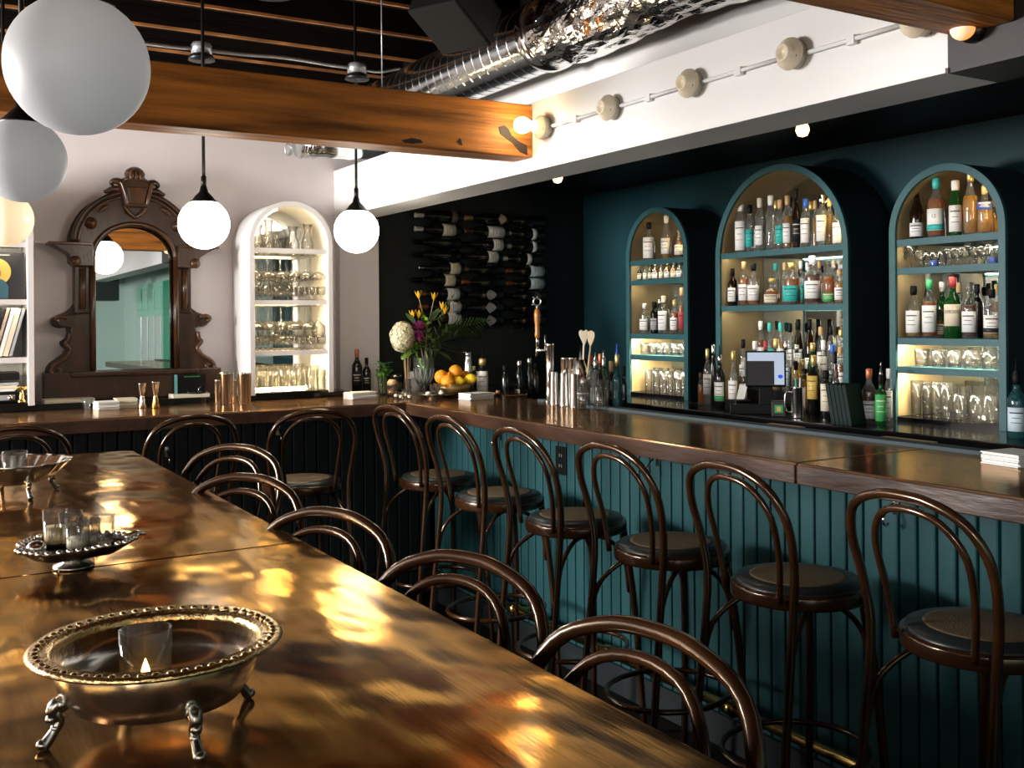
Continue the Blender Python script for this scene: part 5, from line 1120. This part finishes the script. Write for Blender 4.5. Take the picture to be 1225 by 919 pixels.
for k, (px, py, m_) in enumerate(((698.5, 402, cream), (707, 403, mat('olive_wood', (.42, .31, .17), .5)))):
    v = at_x(px, py, 2.735)-TC; o = thing('wooden_spoon', ('pale wooden spoon with heart shaped head in the tool cup', 'darker wooden spoon behind the pale one in the tool cup')[k], 'spoon', TC, 0, 'wooden spoons in the tool cup')
    MB().tube([(.006*(k*2-1), .0, .0), v-Vector((0, 0, .03))], .0045, 7).build('handle', m_, o)
    a = .55 if k == 0 else 1.0; sp_ = [(0, -.050), (.012, -.02), (.022, .006), (.022, .020), (.013, .029), (0, .022), (-.013, .029), (-.022, .020), (-.022, .006), (-.012, -.02)] if k == 0 else [(0, -.05), (.014, -.02), (.020, .004), (.017, .022), (0, .030), (-.017, .022), (-.020, .004), (-.014, -.02)]
    MB().prism(sp_, 'y', -.004, .004).build('spoon_head', m_, o, .002, loc=v).rotation_euler = (0, .05*(1 if k else -1), -a)
v = at_x(694, 413, 2.735)-TC; t = thing('bar_tongs', 'steel tongs leaning in the tool cup', 'tongs', TC)
for s in (-1, 1): MB().tube([(-.01, .0, .0), (-.014+.004*s, .01*s, v.z*.6), v+Vector((.005*s, .007*s, 0))], [.003, .005, .003], 6).build('tong_arm', steel, t)
row([(706, 425, 9, 2.90, 'slim', 'clear', 'white', 'red', {}), (718, 423, 11, 2.90, 'whisky', 'dark', 'plain', 'copper', {}), (722, 428, 8, 2.97, 'slim', 'green', 'plain', 'silver', dict(pour='silver')), (712, 430, 9, 2.98, 'slim', 'clear', 'white', 'silver', dict(pour='silver')), (731, 432, 9, 2.90, 'slim', 'dark brown', 'plain', 'tan', {}), (738, 424, 13, 2.90, 'square', 'teal', 'plain', 'gold', dict(pour='blue')), (746, 438, 8, 2.93, 'slim', 'dark', 'plain', 'black', {})], 1.0, 'sink unit behind mixing glasses', 'pourer bottles behind the mixing glasses')
p = at_z(1213, 556, 1.07); stack('napkin_stack', 'large white napkin stack at the right edge on the teal bar', 'napkins', (p.x+.01, p.y+.0, 1.0705), .13, .12, .035, 8, paper, -.1, 'napkin stacks')
for k, (a, b) in enumerate(((935, 975), (1072, 1134))):
    y0 = at_x(a, 516+12*k, 2.95).y; y1 = at_x(b, 516+12*k, 2.95).y
    tag(MB().box(2.82, 2.90, y1, y0, 1.062, 1.071).build('cutting_board', CAP['tan'], None, .002), 'thin tan board edge behind the bar rail, %s' % ('below the till', 'below the near arch')[k], 'board', 'tan boards behind the bar rail')
    MB()
bs = thing('bar_back_shelf', 'black work shelf behind the bar rail', 'shelf', (2.87, 2.0, 0)); MB().box(-.078, .05, -2.0, 1.12, 1.03, 1.06).build('shelf_board', black, bs, .003); MB().box(-.078, .03, -2.0, 1.12, 0, 1.03).build('carcass', black, bs)

# ================================================================== TILL AND COUNTER ITEMS
p = at_x(916, 441, 3.40); R_ = Matrix.Rotation(math.radians(-44), 3, 'Z'); TP = p
ti = thing('till_screen', 'black till touch screen lit pale blue with a black window', 'till', (p.x, p.y, 1.04), math.radians(-44))
kz = depth(p)/FPX; w2, h2 = 23.5*kz, 21.5*kz; zc = p.z-1.04
TL = Matrix.Rotation(math.radians(-12), 4, 'X'); TL.translation = (0, 0, zc)
def tb_(mb, name, m, par=None, bev=0):
    o = mb.build(name, m, par or ti, bev)
    if par is None: o.matrix_local = TL
    return o
mo = tb_(MB().box(-w2, w2, 0, .022, -h2, h2), 'monitor', black, None, .004)
MB().box(-w2+.008, w2-.008, -.0015, .001, -h2+.008, h2-.008).build('screen', lampmat('screen_blue', (.50, .60, .75), .62, (.1, .1, .1)), mo)
MB().box(-w2+.008, w2*.42, -.0028, -.0012, -h2+.008, h2*.42).build('screen_window', LAB['black'], mo)
MB().prism([(w2*.72+.011*math.cos(2*PI*k/16), -h2*.45+.009*math.sin(2*PI*k/16)) for k in range(16)], 'y', -.003, -.001).build('screen_logo', lampmat('logo_blue', (.02, .05, .55), .8, (.02, .05, .4)), mo)
MB().box(-w2*.5, w2*.55, .0, .12, -.0, .012).build('stand_foot', black, ti, .003); MB().prism([(.02, 0), (.11, 0), (.055, zc-.01), (.025, zc-.01)], 'x', -.03, .03).build('stand_neck', black, ti, .003)
MB().prism([(.02, -h2*.6+zc), (.085, -h2*.6+zc), (.06, h2*.4+zc), (.03, h2*.55+zc)], 'x', -w2*.8, w2*.8).build('monitor_back', black, ti, .004)
MB().box(-.16, .08, -.055, -.025, 0, .045).build('keyboard_drawer', black, ti, .004)
p = at_x(955, 463, 3.36); mgz = p.z-1.04
t = thing('pen_mug', 'steel mug full of pens beside the till', 'mug', (p.x, p.y, 1.04)); mr_ = 8.5/FPX*depth(p)
MB().lathe([(1e-5, 0), (mr_, 0), (mr_*1.02, .004), (mr_*.98, mgz-.003), (mr_*1.03, mgz), (mr_*.9, mgz), (mr_*.9, .006), (1e-5, .006)], 24).build('body', steel, t)
MB().tube([L_*mr_*.95+Vector((0, 0, mgz*.82)), L_*mr_*1.8+Vector((0, 0, mgz*.80)), L_*mr_*1.8+Vector((0, 0, mgz*.25)), L_*mr_*.95+Vector((0, 0, mgz*.2))], .004, 8, sub=4).build('handle', steel, t)
for k, c in enumerate(('blue', 'black', 'teal', 'white')):
    a = k*1.5; tag(MB().tube([(0, 0, .007), (.010*math.cos(a), .010*math.sin(a), mgz+.028+.004*k)], .0032, 7).build('pen', CAP[c], loc=(p.x+.004*math.cos(a), p.y+.004*math.sin(a), 1.04)), '%s pen standing in the steel mug' % c, 'pen', 'pens in the steel mug')
p = at_x(931, 476, 3.34); t = thing('card_reader', 'small dark card box with a green label beside the pen mug', 'box', (p.x, p.y, 1.04), math.radians(-40)); MB().box(-.03, .03, -.02, .02, 0, .07).build('case', mat('dark_grey_case', (.02, .02, .02), .35), t, .004); MB().box(-.018, .018, -.0215, -.0195, .018, .052).build('label_panel', LAB['green'], t); MB().box(-.009, .009, -.0225, -.021, .025, .045).build('label_mark', CAP['gold'], t)
p = at_x(885, 452, 3.44); o = tag(MB().box(-.018, .018, -.001, .001, 0, .075).build('white_card', paper, loc=(p.x, p.y, 1.085)), 'white paper slip standing in the till printer', 'paper slip'); o.rotation_euler = (-.3, .25, -.75)
p = at_x(883, 475, 3.42); tag(MB().box(-.05, .05, -.04, .04, 0, .05).build('receipt_printer', black, None, .006, loc=(p.x, p.y, 1.04)), 'black receipt printer left of the till screen', 'printer')
dg = mat('dark_green_cover', (.006, .017, .016), .6, spec=.12)
for k in range(5):
    p = at_x(1006+5.0*k, 494, 3.34); o = tag(MB().box(-.055, .055, -.0085, .0085, 0, .165).build('menu_book', dg, None, .001, loc=(p.x, p.y, 1.04)), 'dark green menu book, %s of five standing on the counter' % ORD[k], 'menu', 'dark green menus on the counter'); o.rotation_euler = (-.18, 0, .15)
# ================================================================== THINGS ON THE TABLE
def candle_glass(label, loc, r, h, lit, group, wh=.35, wm=wax):
    o = gl('votive_glass', tumbler_mesh(r*.95, r, h, 22, .006), loc, label, group, 'candle glass')
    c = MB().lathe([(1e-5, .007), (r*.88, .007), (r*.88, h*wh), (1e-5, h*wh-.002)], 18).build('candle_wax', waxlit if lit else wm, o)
    MB().tube([(0, 0, h*wh-.002), (.001, 0, h*wh+.007)], .0009, 5).build('wick', ink, c)
    if lit:
        MB().lathe([(1e-5, 0), (.0045, .005), (.0040, .011), (1e-5, .022)], 10, at=(0, 0, h*wh+.003)).build('flame', flame, c)
    return o
ZR = .088
p = at_z(189, 771, ZT+ZR); BR = .128
t = thing('silver_bowl', 'near round silver bowl with gilt rim on four scroll feet', 'bowl', (p.x, p.y, ZT), 0, 'silver bowls on the long table'); NB = p.copy()
MB().lathe([(1e-5, .026), (.06, .027), (.086, .036), (.099, .056), (.106, ZR-.004), (.104, ZR), (.096, .058), (.083, .040), (.058, .032), (1e-5, .031)], 48).build('dish', silver, t)
MB().lathe([(.103, ZR-.004), (.126, ZR+.001), (BR+.001, ZR+.004), (.124, ZR+.008), (.112, ZR+.0045), (.108, ZR+.007), (.103, ZR+.002), (.103, ZR-.004)], 56).build('rim', gildsilver, t)
gm_ = MB()
for k in range(56):
    a = 2*PI*k/56; gm_.sphere((.1185*math.cos(a), .1185*math.sin(a), ZR+.0055), .0048, 7, 5, sz=.7)
gm_.build('gadroon_beads', gildsilver, t)
ft = MB().tube([(.078, 0, .040), (.094, 0, .046), (.103, 0, .038), (.096, 0, .028), (.101, 0, .018), (.108, 0, .008), (.112, 0, .004)], [.005, .008, .007, .0055, .005, .006, .007], 8, sub=3).sphere((.094, 0, .044), .009, 10, 8).sphere((.104, 0, .030), .006, 8, 6).sphere((.100, 0, .020), .0055, 8, 6).sphere((.112, 0, .006), .007, 8, 6, sz=.8)
fme = ft.mesh('scroll_foot'); fme.materials.append(darksilver)
for a in (3.13, .30, 1.72, 4.85): inst('scroll_foot', fme, t, (0, 0, 0), a)
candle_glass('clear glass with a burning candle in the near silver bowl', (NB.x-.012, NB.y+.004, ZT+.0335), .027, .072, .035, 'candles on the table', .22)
# leaf-shaped tray with five votives
p = at_z(88, 655, ZT+.035); TR = p
t = thing('leaf_tray', 'dark silver leaf shaped tray carrying a cluster of votive glasses', 'tray', (p.x, p.y, ZT), math.radians(-2), 'silver trays on the table')
oc = []
for k in range(40):
    a = 2*PI*k/40; r = .088*(1+.10*math.cos(3*a+.4)+.04*math.cos(9*a)); oc.append((r*math.cos(a), r*.86*math.sin(a)))
def lay(s, z): return [(x*s, y*s, z) for x, y in oc]
tv = MB(); L5 = [lay(.25, .024), lay(.78, .024), lay(.95, .034), lay(1.06, .041), lay(1.06, .044), lay(.94, .037), lay(.76, .0275), lay(.25, .0275)]
vs = [q for l_ in L5 for q in l_]; fs = [(i*40+k, i*40+(k+1) % 40, (i+1)*40+(k+1) % 40, (i+1)*40+k) for i in range(len(L5)-1) for k in range(40)]+[tuple(range(39, -1, -1)), tuple(range(280, 320))]
tv.add(vs, fs, True).build('dish', darksilver, t)
rim = MB()
for k in range(40): x, y, z = lay(1.06, .044)[k]; rim.sphere((x, y, z), .0055, 7, 5)
rim.build('rim_beads', silver, t)
MB().tube([(.085, .0, .042), (.105, .004, .048), (.122, .006, .044)], [.006, .005, .002], 8, sub=3).build('tip_handle', silver, t)
MB().sphere((-.060, -.01, .042), .017, 12, 8, sz=.8).build('shell_boss', silver, t)
MB().lathe([(1e-5, 0), (.035, 0), (.034, .006), (.02, .012), (.03, .025)], 24).build('foot', darksilver, t)
pale = mat('pale_wax', (.82, .72, .55), .45)
for k, (px, pyb, lb) in enumerate(((66, 654, 'leftmost votive glass of warm wax on the leaf tray'), (85, 653, 'votive glass at the back of the leaf tray cluster'), (93, 659, 'front votive glass with pale wax on the leaf tray'), (106, 655, 'votive glass fourth along on the leaf tray'), (123, 653, 'rightmost nearly empty votive glass on the leaf tray'))):
    q = at_z(px, pyb, ZT+.028); candle_glass(lb, (q.x, q.y, ZT+.028), .0205, (.066, .062, .057, .056, .054)[k], 0, 'votive glasses on the leaf tray', (.55, .6, .42, .42, .2)[k], (wax, wax, pale, pale, pale)[k])
# far fluted bowl
p = at_z(14, 556, ZT+.075); FB = p
t = thing('fluted_bowl', 'far fluted silver bowl on scroll feet at the table end', 'bowl', (p.x, p.y, ZT), 0, 'silver bowls on the long table')
vs = []; fs = []; NF = 60
PR = [(.02, .026), (.06, .030), (.10, .048), (.128, .078), (.136, .084), (.132, .085), (.124, .080), (.097, .051), (.058, .034), (.02, .030)]
for (r, z) in PR:
    for k in range(NF):
        a = 2*PI*k/NF; f_ = 1+.05*math.cos(15*a)*(r/.13)**2; vs.append((r*f_*math.cos(a), r*f_*math.sin(a), z))
for i in range(len(PR)-1):
    for k in range(NF): fs.append((i*NF+k, i*NF+(k+1) % NF, (i+1)*NF+(k+1) % NF, (i+1)*NF+k))
fs += [tuple(range(NF-1, -1, -1)), tuple(range((len(PR)-1)*NF, len(PR)*NF))]
MB().add(vs, fs, True).build('dish', silver, t)
for a in (5.0, 3.3, 1.7, .3): inst('scroll_foot', fme, t, (0, 0, 0), a)
candle_glass('clear votive glass standing in the far fluted bowl', (FB.x+.008, FB.y+.01, ZT+.0345), .030, .072, 0, 'candles on the table', .2, pale)
